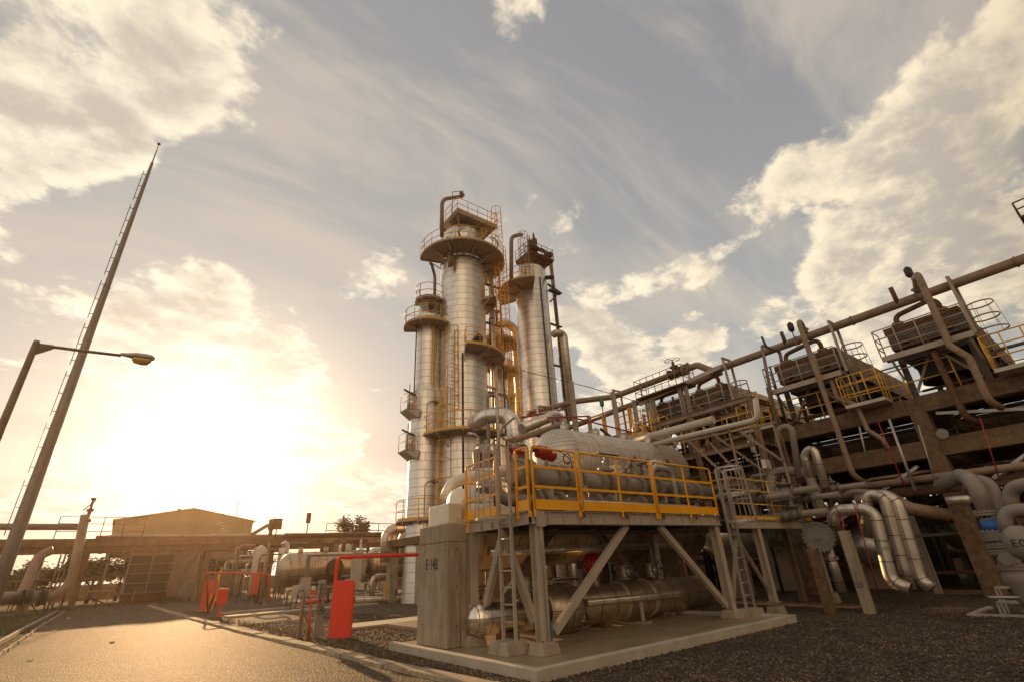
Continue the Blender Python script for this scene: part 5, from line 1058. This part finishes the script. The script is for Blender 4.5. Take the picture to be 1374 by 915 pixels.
# louvred cooler block at road end
lv = thing('louvred_cooler', (3.2, 75, 0), 'big boxy louvred unit with framed dark panels at the end of the road', 'cooler')
MB().bx(1.3, 5.6, 75.2, 79, 0, 5.0).build('casing', RUST, lv); MB().bx(1.1, 5.8, 74.9, 79.2, 5.002, 5.35).build('roof', PIPE, lv)
for x in (1.3, 3.45, 5.6): MB().bx(x-.09, x+.09, 75.02, 75.19, 0.9, 5.0).build('frame_post', PIPEG, lv)
for z in (.95, 1.95, 2.95, 3.95, 4.9): MB().bx(1.2, 5.7, 74.98, 75.17, z-.07, z+.07).build('frame_rail', PIPEG, lv)
for x0 in (1.42, 3.57):
    for z in (1.05, 2.05, 3.05, 4.05):
        mb = MB()
        for k in range(6): mb.hexa([(x0, 75.16, z+k*.14), (x0+1.9, 75.16, z+k*.14), (x0+1.9, 75.19, z+k*.14+.12), (x0, 75.19, z+k*.14+.12), (x0, 75.13, z+k*.14), (x0+1.9, 75.13, z+k*.14), (x0+1.9, 75.16, z+k*.14+.12), (x0, 75.16, z+k*.14+.12)])
        mb.build('louvre_panel', DARK, lv)
MB().bx(3.0, 5.3, 76, 77, 5.36, 6.2).build('fan_box', PIPEG, lv)
pipe('riser_pipe', 'pale riser pipe beside the right edge of the louvred unit', [(6.9, 68, 4.6), (6.9, 68, 4.2), (6.3, 68, 3.7), (6.1, 68, .5), (7.2, 68, .2)], .3, PIPEG, .5)
t = thing('standing_tank', (7.0, 66, 0), 'small upright pale tank right of the louvred unit', 'tank'); MB().lathe((6.9, 66, .2), (0, 0, 1), [(.6, 0), (.62, .1), (.62, 1.4), (.5, 1.6), (.1, 1.7)], 20).build('body', PIPEG, t); 
for a in (0, 2.1, 4.2): MB().bar((6.9+.5*cos(a), 66+.5*sin(a), 0), (6.9+.5*cos(a), 66+.5*sin(a), .3), .08).build('leg', PIPE, t)
# shed
sh = thing('shed', (7.6, 92, 0), 'large gabled shed of beige sheeting standing behind the pipe rack', 'building')
x0, x1, xm, he, hr = -1.3, 16.2, 7.7, 10.1, 11.8
mb = MB(); b = [(x0, 90), (x1, 90), (x1, 112), (x0, 112)]
mb.v = [(x0, 90, 6.2), (x1, 90, 6.2), (x1, 90, he), (xm, 90, hr), (x0, 90, he), (x0, 112, 6.2), (x1, 112, 6.2), (x1, 112, he), (xm, 112, hr), (x0, 112, he)]
for f_ in ((0, 1, 2, 3, 4), (9, 8, 7, 6, 5), (0, 4, 9, 5), (1, 6, 7, 2)): mb.face(f_)
mb.build('wall', SHEET, sh)
mb = MB(); 
for sx, a, bb in ((-1, x0-.3, xm), (1, x1+.3, xm)):
    za = he-.06; mb.hexa([(a, 89.6, za), (bb, 89.6, hr), (bb, 112.4, hr), (a, 112.4, za), (a, 89.6, za+.18), (bb, 89.6, hr+.18), (bb, 112.4, hr+.18), (a, 112.4, za+.18)])
mb.build('roof', SHEET, sh)
for x in (x0+.2, 4.5, 10.5, x1-.2):
    for y in (90.2, 111.8): MB().bx(x-.2, x+.2, y-.2, y+.2, 0, 6.2).build('column', PIPE, sh)
MB().bx(6.4, x1-.1, 90.5, 111, 0, 6.1).build('lower_wall', PIPE, sh)
for i in range(9):
    z = 9.9-i*.28; w = rr.uniform(.5, 1.4); xx = 11.2+rr.uniform(-.6, .6); MB().bx(xx, xx+w, 89.93, 89.99, z, z+.08).build('louvre', WHITE, sh)
mb = MB()
for i in range(44):
    xx = x0+.2+i*.395; top = he+(hr-he)*(1-abs(xx-xm)/(8.9))-.12; mb.bx(xx, xx+.09, 89.95, 89.99, 6.2, top)
mb.build('sheet_ribs', SHEET, sh)
MB().cyl((5.9, 90.6, 11.3), (5.9, 90.6, 11.9), .2, n=10).build('roof_vent', PIPE, sh); MB().cyl((13.7, 90.6, 10.6), (13.7, 90.6, 13.3), .06, n=6).build('aerial', DARK, sh)
for i in range(30): pass
# floodlights and small items above rack
for i, (px, pyt, w) in enumerate(((364, 704, .5), (372, 703, .9), (414, 695, .4))):
    p = at(px, pyt, y=60); t = thing('light_mast', (p.x, 60, 5.8), ('left slim', 'wide twin-head', 'lone thin')[i]+' floodlight mast standing on the rack', 'light'); MB().bar((p.x, 60, 5.8), (p.x, 60, p.z), .1).build('pole', RUST, t); MB().bx(p.x-w/2, p.x+w/2, 59.8, 60.2, p.z-.5, p.z+.6).build('lamp_head', RUST, t)
    if i == 1: MB().bar((p.x-.4, 60.1, 5.8), (p.x-.4, 60.1, p.z), .1).build('pole', RUST, t)
# long horizontal drums right of road
def drum(x0, x1, y, z, R, lb, m_=ALUB, dome=.6):
    t = thing('horizontal_drum', ((x0+x1)/2, y, z-R), lb, 'vessel'); MB().lathe((x0, y, z), (1, 0, 0), [(R*sin(a), -dome*R*cos(a)) for a in [pi/2*i/9 for i in range(10)]]+[(R, x1-x0)]+[(R*cos(a), x1-x0+dome*R*sin(a)) for a in [pi/2*i/9 for i in range(1, 10)]], 36, caps=False).build('shell', m_, t)
    for xx in (x0+.9, x1-.9): MB().bx(xx-.2, xx+.2, y-R*.7, y+R*.7, 0, z-R*.7).build('saddle', CREAM, t)
    for xx in (x0+.7, (x0+x1)/2): MB().cyl((xx, y, z+R*.9), (xx, y, z+R+.35), .16, n=12).build('nozzle', m_, t)
    return t
drum(9.2, 14.0, 37, 2.1, 1.02, 'horizontal silver drum nearest the road, with a dark manway on its front'); 
t = drum(15.2, 22, 37, 2.25, 1.1, 'second silver drum with pipes in front, partly hidden by the numbered pier')
MB().lathe((19.5, 38, 3.6), (0, 0, 1), [(.9, 0), (.9, .2), (.6, .5), (.01, .6)], 24).build('dome', ALU2, t)
t = thing('manway_cover', (12.4, 35.9, 1.6), 'dark round manway standing proud of the nearest drum', 'manway'); MB().cyl((11.9, 36.1, 2.1), (11.9, 35.6, 2.1), .5, n=24, sm=False).build('cover', RUST, t); MB().torus((11.9, 35.6, 2.1), (0, 1, 0), .5, .06, 24, 6).build('rim', DARK, t)
pipe('ground_pipe', 'low silver pipe along the ground in front of the nearest drum', [(9.3, 35.2, 1.0), (10.2, 35.2, .45), (15, 35.2, .45)], .13, ALUP)
pipe('ground_pipe', 'second low pipe parallel to the silver one in front of the drums', [(8.6, 34.6, .3), (20, 34.6, .3)], .12, GALV)
pipe('upright_pipe', 'tall pale upright pipe between the two silver drums', [at(483, 793, y=34), at(487, 750, y=34)], .22, PIPEG)
pipe('bent_pipe', 'silver pipe bending over in front of the second drum', [at(499, 800, y=31), at(499, 773, y=31), at(527, 772, y=31), at(527, 742, y=31)], .15, ALUP, .35)
pipe('low_pipe', 'thick silver pipe low along the gravel before the second drum', [at(475, 804, y=30.2), at(560, 803, y=30.2)], .17, ALUP)
pipe('upright_pipe', 'silver upright pipe dropping to the low pipe near the pier', [at(527, 772, y=31.2), at(526, 803, y=31.2)], .12, ALUP)
pipe('level_pipe', 'silver level pipe disappearing behind the numbered pier', [at(532, 794, y=29.6), at(562, 794, y=29.6)], .16, ALUP)
t = thing('yellow_valve', at(517, 795, y=30.5), 'small orange valve handle behind the bent silver pipe', 'valve'); p = at(517, 795, y=30.5); MB().bx(p.x-.08, p.x+.08, p.y, p.y+.1, .1, p.z+.5).build('stem', YEL, t); MB().bx(p.x-.3, p.x+.3, p.y, p.y+.1, p.z+.5, p.z+.62).build('handle', YEL, t)
t = thing('sign_board', at(484, 805, y=30), 'cream notice board behind the red pipe', 'board'); p = at(478, 765, y=30); MB().bx(p.x-.3, p.x+.3, 30, 30.06, p.z-1.0, p.z+1.1).build('panel', CREAM, t); MB().bar((p.x, 30.1, 0), (p.x, 30.1, p.z), .08).build('post', PIPE, t)
# jacketed elbows near left tower foot
for i, (px, py) in enumerate(((520, 716), (528, 716), (543, 720))):
    p = at(px, py, y=30+i*.6); pipe('jacketed_elbow', ('left', 'middle', 'right and fattest')[i]+' of three hooped silver elbows at the foot of the left tower', [(p.x-.1, p.y, p.z-1.6), (p.x-.1, p.y, p.z+.3), (p.x+1.2, p.y, p.z+.35)], .28+.08*(i == 2), ALUP, .6)
mb = MB(); mb.bx(13.2, 19.5, 26.2, 30.5, 3.0, 3.4); t = thing('tower_plinth', (16, 28, 0), 'brown elevated deck around the feet of the left tower', 'deck'); mb.build('deck', CONCR, t)
for x, y in ((13.6, 26.4), (19.2, 26.4), (13.6, 30.2)): MB().bx(x-.25, x+.25, y-.25, y+.25, 0, 3.0).build('column', CONC, t)
# red firefighting gear
t = thing('fire_cabinet', (5.45, 15.5, 0), 'tall bright red metal panel standing on the gravel', 'panel')
a = at(440, 857, z=0); b = at(469, 855, z=0); d_ = (b-a).normalized(); n_ = V((d_.y, -d_.x, 0))
mb = MB(); mb.hexa([a, b, b-n_*.06, a-n_*.06, a+V((0, 0, 1.46)), b+V((0, 0, 1.46)), b+V((0, 0, 1.46))-n_*.06, a+V((0, 0, 1.46))-n_*.06]); mb.build('panel', RED, t, bevel=.008)
for e in (a, b): MB().bar(e-n_*.1, e-n_*.1+V((0, 0, 1.4)), .04).build('leg', REDR, t)
t = thing('hydrant_cabinet', (5.0, 16.4, 0), 'grey valve board with pipes and dark handwheel left of the red panel', 'valve board'); a = at(420, 856, z=0); b = at(436, 857, z=0)
b = a+(b-a).normalized()*.36; c = V((a.x, a.y, 0)); mb = MB(); mb.hexa([a, b, b+V((.1, .35, 0)), a+V((.1, .35, 0))]+[e+V((0, 0, 1.5)) for e in (a, b, b+V((.1, .35, 0)), a+V((.1, .35, 0)))]); mb.build('board', PIPEG, t, bevel=.01)
n_ = V((-.25, -1, 0)).normalized(); cm = a.lerp(b, .55)
wheel_mb(cm+n_*.16+V((0, 0, .72)), n_, .1, .012).build('handwheel', DARK, t); MB().cyl(cm+V((0, 0, .72)), cm+n_*.16+V((0, 0, .72)), .015, n=6).build('stem', DARK, t)
mb = MB()
for dz, w in ((1.38, .3), (1.25, .22), (1.14, .28)): mb.bar(cm+n_*.06-V((w/2, 0, 0))+V((0, 0, dz)), cm+n_*.06+V((w/2, 0, 0))+V((0, 0, dz)), .02)
mb.bar(cm+n_*.07+V((-.05, 0, .95)), cm+n_*.07+V((-.05, 0, 1.4)), .025); mb.bar(cm+n_*.07+V((.08, 0, 1.05)), cm+n_*.07+V((.08, 0, 1.38)), .025); mb.build('tubing', DARK, t)
pipe('fire_main', 'bright red firewater pipe bending up and running level to the pier', [(5.33, 15.8, 0), (5.33, 15.8, 2.1), (8.3, 15.8, 2.1)], .055, RED, .12, fl=((1, .12),), flr=1.35)
pipe('fire_branch', 'short dark red pipe linking the valve board and the red panel', [at(413, 806, y=16.2), at(436, 805, y=16.2)], .05, REDR)
pipe('fire_branch', 'thin red pipe leaning down left of the valve board', [at(418, 800, y=16.3), at(413, 857, y=16.3)], .03, REDR)
pipe('fire_branch', 'thin red brace running diagonally behind the grey upright', [at(401, 806, y=17), at(417, 845, y=17)], .02, REDR)
pipe('fire_branch', 'thin red pipe crossing level in front of the nearest drum', [at(404, 796, y=19), at(437, 795, y=19)], .05, REDR)
q = at(401, 856, z=0); t = thing('pipe_stand', (q.x, q.y, 0), 'grey upright pipe stand with crossbar left of the valve board', 'stand')
MB().bx(q.x-.05, q.x+.05, q.y-.05, q.y+.05, 0, 2.22).build('post', PIPEG, t); MB().bar((q.x, q.y, 2.2), (q.x+2.6, q.y+.1, 2.2), .06).build('crossbar', PIPEG, t); MB().bx(q.x-.13, q.x+.13, q.y-.09, q.y+.09, 1.1, 1.6).build('instrument', GALV, t); MB().bar((q.x-.1, q.y-.1, 0), (q.x-.04, q.y-.1, 1.3), .025).build('conduit', GALV, t)
MB().torus((q.x-.12, q.y-.1, 1.15), (0, 1, 0), .1, .012, 18, 5).build('coil', BLACK, t)
# second red group further off
t = thing('fire_cabinet', (4.7, 34, 0), 'orange-red hose cabinet with black and yellow stripes farther down the road', 'panel')
a = at(267, 822, z=0); y2 = a.y; mb = MB(); x1_ = at(285, 822, y=y2).x; mb.bx(a.x, x1_, y2, y2+.3, 0.1, 1.75); mb.build('cabinet', REDR, t)
for i in range(4): MB().hexa([(x1_-.42+i*.14, y2-.02, .05), (x1_-.35+i*.14, y2-.02, .05), (x1_-.35+i*.14, y2-.01, .05), (x1_-.42+i*.14, y2-.01, .05), (x1_-.26+i*.14, y2-.02, .95), (x1_-.19+i*.14, y2-.02, .95), (x1_-.19+i*.14, y2-.01, .95), (x1_-.26+i*.14, y2-.01, .95)]).build('stripe', (YEL2, BLACK)[i % 2], t)
t = thing('hydrant', (5.0, 30, 0), 'orange-red hydrant post box beside the far hose cabinet', 'hydrant'); a = at(293, 828, z=0); MB().lathe((a.x, a.y, 0), (0, 0, 1), [(.14, 0), (.14, .08), (.08, .1), (.08, .6)], 12).build('stem', REDR, t); MB().bx(a.x-.2, a.x+.22, a.y-.12, a.y+.12, .6, 1.3).build('box', RED, t); MB().cyl((a.x-.3, a.y, .7), (a.x-.2, a.y, .7), .07, n=10).build('outlet', REDR, t)
pipe('fire_main', 'red firewater goalpost pipe farther down the road', [at(279, 822, z=0), at(277, 768, y=34), at(361, 769, y=34), at(361, 808, y=34)], .05, REDR, .15)
G3 = 'low pipes and rails by the drums'
rr = random.Random(31)
for i in range(26):
    x = rr.uniform(8.4, 19); y = rr.uniform(33.2, 36); h = rr.uniform(.5, 1.6); m_ = rr.choice((PIPEG, GALV, REDR, RUST, ALUP, PIPE)); k = rr.random()
    P = [(x, y, 0), (x, y, h), (x+rr.uniform(.4, 1.2), y, h), (x+rr.uniform(1.2, 1.5), y, 0)] if k < .5 else [(x, y, h), (x+rr.uniform(.8, 3), y, h+rr.uniform(-.1, .1))]
    pipe('small_pipe', 'small low pipe or rail in the tangle in front of the silver drums', P, rr.choice((.03, .045, .07)), m_, .1, 8, 'pipe', G3)
# lattice clutter between road and drums
rr = random.Random(9)
G2 = 'thin uprights and pipes under the rack right of the road'
for i in range(95):
    x = rr.uniform(7.5, 34); y = rr.uniform(40, 66); h = rr.uniform(2.4, 5.0); m_ = rr.choice((PIPE, PIPEG, CREAM, ALUP, RUST, YEL2)); r = rr.choice((.05, .07, .1, .16))
    P = [(x, y, 0), (x, y, h)] if rr.random() < .5 else [(x, y, .3), (x, y, h), (x+rr.uniform(.8, 3), y, h)]
    pipe('upright_pipe', 'thin upright or bent pipe in the distant clutter below the rack', P, r, m_, .3, 8, 'pipe', G2)
for i, (x, y, R, h) in enumerate(((9.6, 48, .5, 3.8), (12.4, 52, .45, 4.4), (17.5, 50, .7, 4.0), (24, 46, .8, 5.0))):
    t = thing('upright_vessel', (x, y, 0), ('leftmost slim', 'second slim', 'stout middle', 'largest rightmost')[i]+' upright pale vessel in the distant clutter', 'vessel'); MB().lathe((x, y, .5), (0, 0, 1), [(R, 0), (R, h-.5), (R*.7, h-.2), (.01, h)], 24).build('shell', (CREAM, ALUP)[i % 2], t)
    for a in (.5, 2.6, 4.7): MB().bar((x+R*.8*cos(a), y+R*.8*sin(a), 0), (x+R*.8*cos(a), y+R*.8*sin(a), .7), .1).build('leg', PIPE, t)
for i, (x, y) in enumerate(((8.6, 56), (11.5, 46), (16, 44))):
    t = thing('pipe_scaffold', (x, y, 0), ('leftmost', 'middle', 'rightmost')[i]+' pale tubular access frame in the distant clutter', 'scaffold'); mb = MB()
    for dx in (0, 1, 2):
        for dy in (0, 1.2): mb.bar((x+dx, y+dy, 0), (x+dx, y+dy, 3.6), .06)
    for z in (1.2, 2.4, 3.5):
        mb.bar((x, y, z), (x+2, y, z), .05); mb.bar((x, y+1.2, z), (x+2, y+1.2, z), .05)
    mb.build('tubes', PIPEG, t)
# steelwork behind the numbered pier and second drum, further off
t = thing('far_rack', (24, 52, 0), 'low brown steel pipe rack beyond the second drum', 'pipe rack')
for x in (14, 20, 26, 32, 38): MB().bx(x-.15, x+.15, 42, 42.3, 0, 4.2).build('column', PIPE, t)
MB().bx(13, 44, 42, 42.3, 4.0, 4.4).build('beam', PIPE, t); mb = MB(); rail(mb, [(13, 42, 4.4), (44, 42, 4.4)], 1.1, .03, (.55,), 1.5); mb.build('railing', RUST, t)
for i in range(5): pipe('rack_pipe', ('front', 'second', 'third', 'fourth', 'rear')[i]+' pipe on the low rack beyond the second drum', [(10+i, 42.4+i*.5, 4.6+.05*i), (46, 42.4+i*.5, 4.6+.05*i)], rr.uniform(.08, .2), (RUST, PIPE, ALUP, RUST, PIPEG)[i])
rr = random.Random(15)
for i in range(34):
    x = rr.uniform(-14, 9); y = rr.uniform(60.5, 74)
    if .2 < x < 7.6 and y > 66.5: continue
    h = rr.uniform(1.2, 4.9); P = [(x, y, 0), (x, y, h)] if rr.random() < .55 else [(x, y, h*.5), (x+rr.uniform(1, 3), y, h*.5), (x+3.05, y, 0)]
    pipe('upright_pipe', 'thin pipe or post in the band under the rack near the louvred unit', P, rr.choice((.04, .05, .07)), rr.choice((PIPE, RUST, PIPEG, RUST)), .3, 6, 'pipe', 'pipes under the rack near the louvred unit')
# ---------------------------------------------------------------- trees
LEAF = mat('leaves', (.060, .075, .022), .6, 0., .5, 3.); BARK = mat('bark', (.10, .07, .045), .9, 0., .3, 6.)
def tree(name, x, y, h, rad, label, seed, dens=1300, leaf=.22):
    r_ = random.Random(seed); t = thing(name, (x, y, 0), label, 'tree'); tk = MB(); tk.cyl((x, y, 0), (x+.1, y, h*.45), .22, .14, 10)
    cl = []
    for i in range(9):
        a = r_.uniform(0, 6.28); z0 = h*r_.uniform(.28, .5); L = rad*r_.uniform(.5, 1.0); e = V((x+L*cos(a), y+L*sin(a), min(h*.97, z0+h*r_.uniform(.2, .5)))); tk.tube([(x+.05, y, z0), V((x, y, z0)).lerp(e, .5)+V((0, 0, .25)), e], .05, .3, 6); cl.append(e)
        for k in range(3): cl.append(V((x, y, z0)).lerp(e, r_.uniform(.5, 1.05))+V((r_.gauss(0, rad*.22), r_.gauss(0, rad*.22), r_.gauss(.2, h*.06))))
    tk.build('trunk', BARK, t); lf = MB()
    for _ in range(dens):
        c = r_.choice(cl); s_ = rad*.17; p = c+V((r_.gauss(0, s_), r_.gauss(0, s_), r_.gauss(0, s_*.6))); n_ = V((r_.gauss(0, 1), r_.gauss(0, 1), r_.gauss(.4, 1))).normalized(); _, a_, u_ = basis(n_); w = leaf*r_.uniform(.5, 1.1)
        b = len(lf.v); lf.v += [tuple(p-a_*w), tuple(p-u_*w*.45), tuple(p+a_*w), tuple(p+u_*w*.45)]; lf.face((b, b+1, b+2, b+3))
    lf.build('crown', LEAF, t); return t
p = at(470, 712, y=80); tree('leafy_tree', p.x, 80, 11.4, 2.9, 'small leafy tree rising above the rack in the middle distance', 4, 3000, .3)
for i, (x, y, h, r_) in enumerate(((-1.8, 85, 5.2, 2.6), (-6.5, 88, 4.6, 2.5), (1.0, 88, 5.0, 2.2), (12.5, 84, 4.4, 2.0))): tree('leafy_tree', x, y, h, r_, ('bushy tree seen under the rack just left of the louvred unit', 'bushy tree seen under the rack farther left near the mast foot', 'bushy tree directly behind the left edge of the louvred unit', 'low tree behind the uprights right of the louvred unit')[i], 20+i, 3500, .25)
# grass tufts beside the kerb
tf = MB(); rr = random.Random(2)
for _ in range(2600):
    if rr.random() < .5: y = rr.uniform(12, 40); x = 4.95-.03*(y-10)+abs(rr.gauss(0, .35))
    else: y = rr.uniform(6, 55); x = -3.0-.01*y-abs(rr.gauss(0, 1.2))
    h = rr.uniform(.03, .11); a = rr.uniform(0, 6.28); dx, dy = .012*cos(a), .012*sin(a); b = len(tf.v); tf.v += [(x-dx, y-dy, 0), (x+dx, y+dy, 0), (x+rr.uniform(-.04, .04), y+rr.uniform(-.04, .04), h)]; tf.face((b, b+1, b+2))
tag(tf.build('grass', mat('dry_grass', (.22, .17, .05), .8, 0, .4, 3.), loc=(0, 0, 0)), 'short dry grass tufts scattered in the gravel by the road', 'grass', kind='stuff')

t = thing('screen_wall', (0, 105, 0), 'low brown screening wall added far behind the rack and the trees', 'wall'); mb = MB(); mb.bx(-90, 120, 118, 118.4, 0, 2.3); mb.build('wall_body', RACKC, t)  # wall added to cover the glaring strip of ground below the rack
for i in range(26): MB().bx(-88+i*8, -87.6+i*8, 117.85, 118.0, 0, 2.45).build('pier', RACKC, t)
for i, (x, y, h, r_) in enumerate(((-11, 84, 4.2, 2.8), (-16, 92, 5.2, 3.0), (-22, 88, 4.6, 3.0), (19, 100, 5.5, 3.0))): tree('bushy_tree', x, y, h, r_, ('round bushy tree under the rack behind the mast foot', 'larger bushy tree left of the mast foot', 'bushy tree at the far left edge under the rack', 'bushy tree beyond the clutter right of the shed')[i], 60+i, 2500, .3)

for i, (px, py) in enumerate(((40, 886), (92, 829), (150, 862), (73, 846))):
    q = at(px, py, z=.004); mb = MB(); w = .07+.03*(i % 2); mb.hexa([(q.x-w, q.y-w*.7, .004), (q.x+w, q.y-w*.5, .004), (q.x+w*.8, q.y+w*.8, .004), (q.x-w*.7, q.y+w*.6, .004), (q.x-w*.8, q.y-w*.6, .02), (q.x+w*.9, q.y-w*.4, .035), (q.x+w*.6, q.y+w*.7, .02), (q.x-w*.5, q.y+w*.5, .045)])
    tag(mb.build('litter', WHITE if i != 2 else DARK), ('pale scrap of litter nearest the camera at the left road edge', 'pale scrap of litter farthest up the road', 'small dark scrap lying in the middle of the road', 'pale scrap of litter between the other two near the left kerb')[i], 'litter')

# signs, cabinets and bits among the midground pipes
for i, (x, y, w, h, m_) in enumerate(((8.9, 33.2, .35, .5, CREAM), (12.9, 33.0, .25, .4, WHITE), (16.6, 32.6, .4, .6, PIPEG), (10.9, 38.9, .5, 1.2, CREAM), (8.2, 41, .5, 1.4, REDR))):
    t = thing('field_cabinet', (x, y, 0), ('small cream', 'tiny white', 'grey', 'tall cream', 'faded red')[i]+' cabinet on legs among the pipes near the silver drums', 'cabinet'); z = .7
    MB().bx(x-w/2, x+w/2, y, y+.25, z, z+h).build('housing', m_, t, bevel=.015); MB().bx(x-w*.4, x+w*.4, y-.012, y-.002, z+.06, z+h-.06).build('door', m_, t)
    for dx in (-w*.4, w*.4): MB().bar((x+dx, y+.12, 0), (x+dx, y+.12, z), .05).build('leg', STEEL2, t)
# ================================================================ haze
hz_ = MB(); hz_.bx(-60, 90, -12, 135, -1.1, 34); h = hz_.build('haze', mat('haze_volume', (1, 1, 1)), loc=(0, 0, 0)); h['kind'] = 'stuff'
hm_ = bpy.data.materials['haze_volume']; ht = hm_.node_tree; ht.nodes.clear()
pv = N(ht, 'ShaderNodeVolumePrincipled'); pv.inputs['Color'].default_value = (1.0, .74, .50, 1); pv.inputs['Density'].default_value = .00026; pv.inputs['Anisotropy'].default_value = .80
ho = N(ht, 'ShaderNodeOutputMaterial'); ht.links.new(pv.outputs[0], ho.inputs['Volume'])
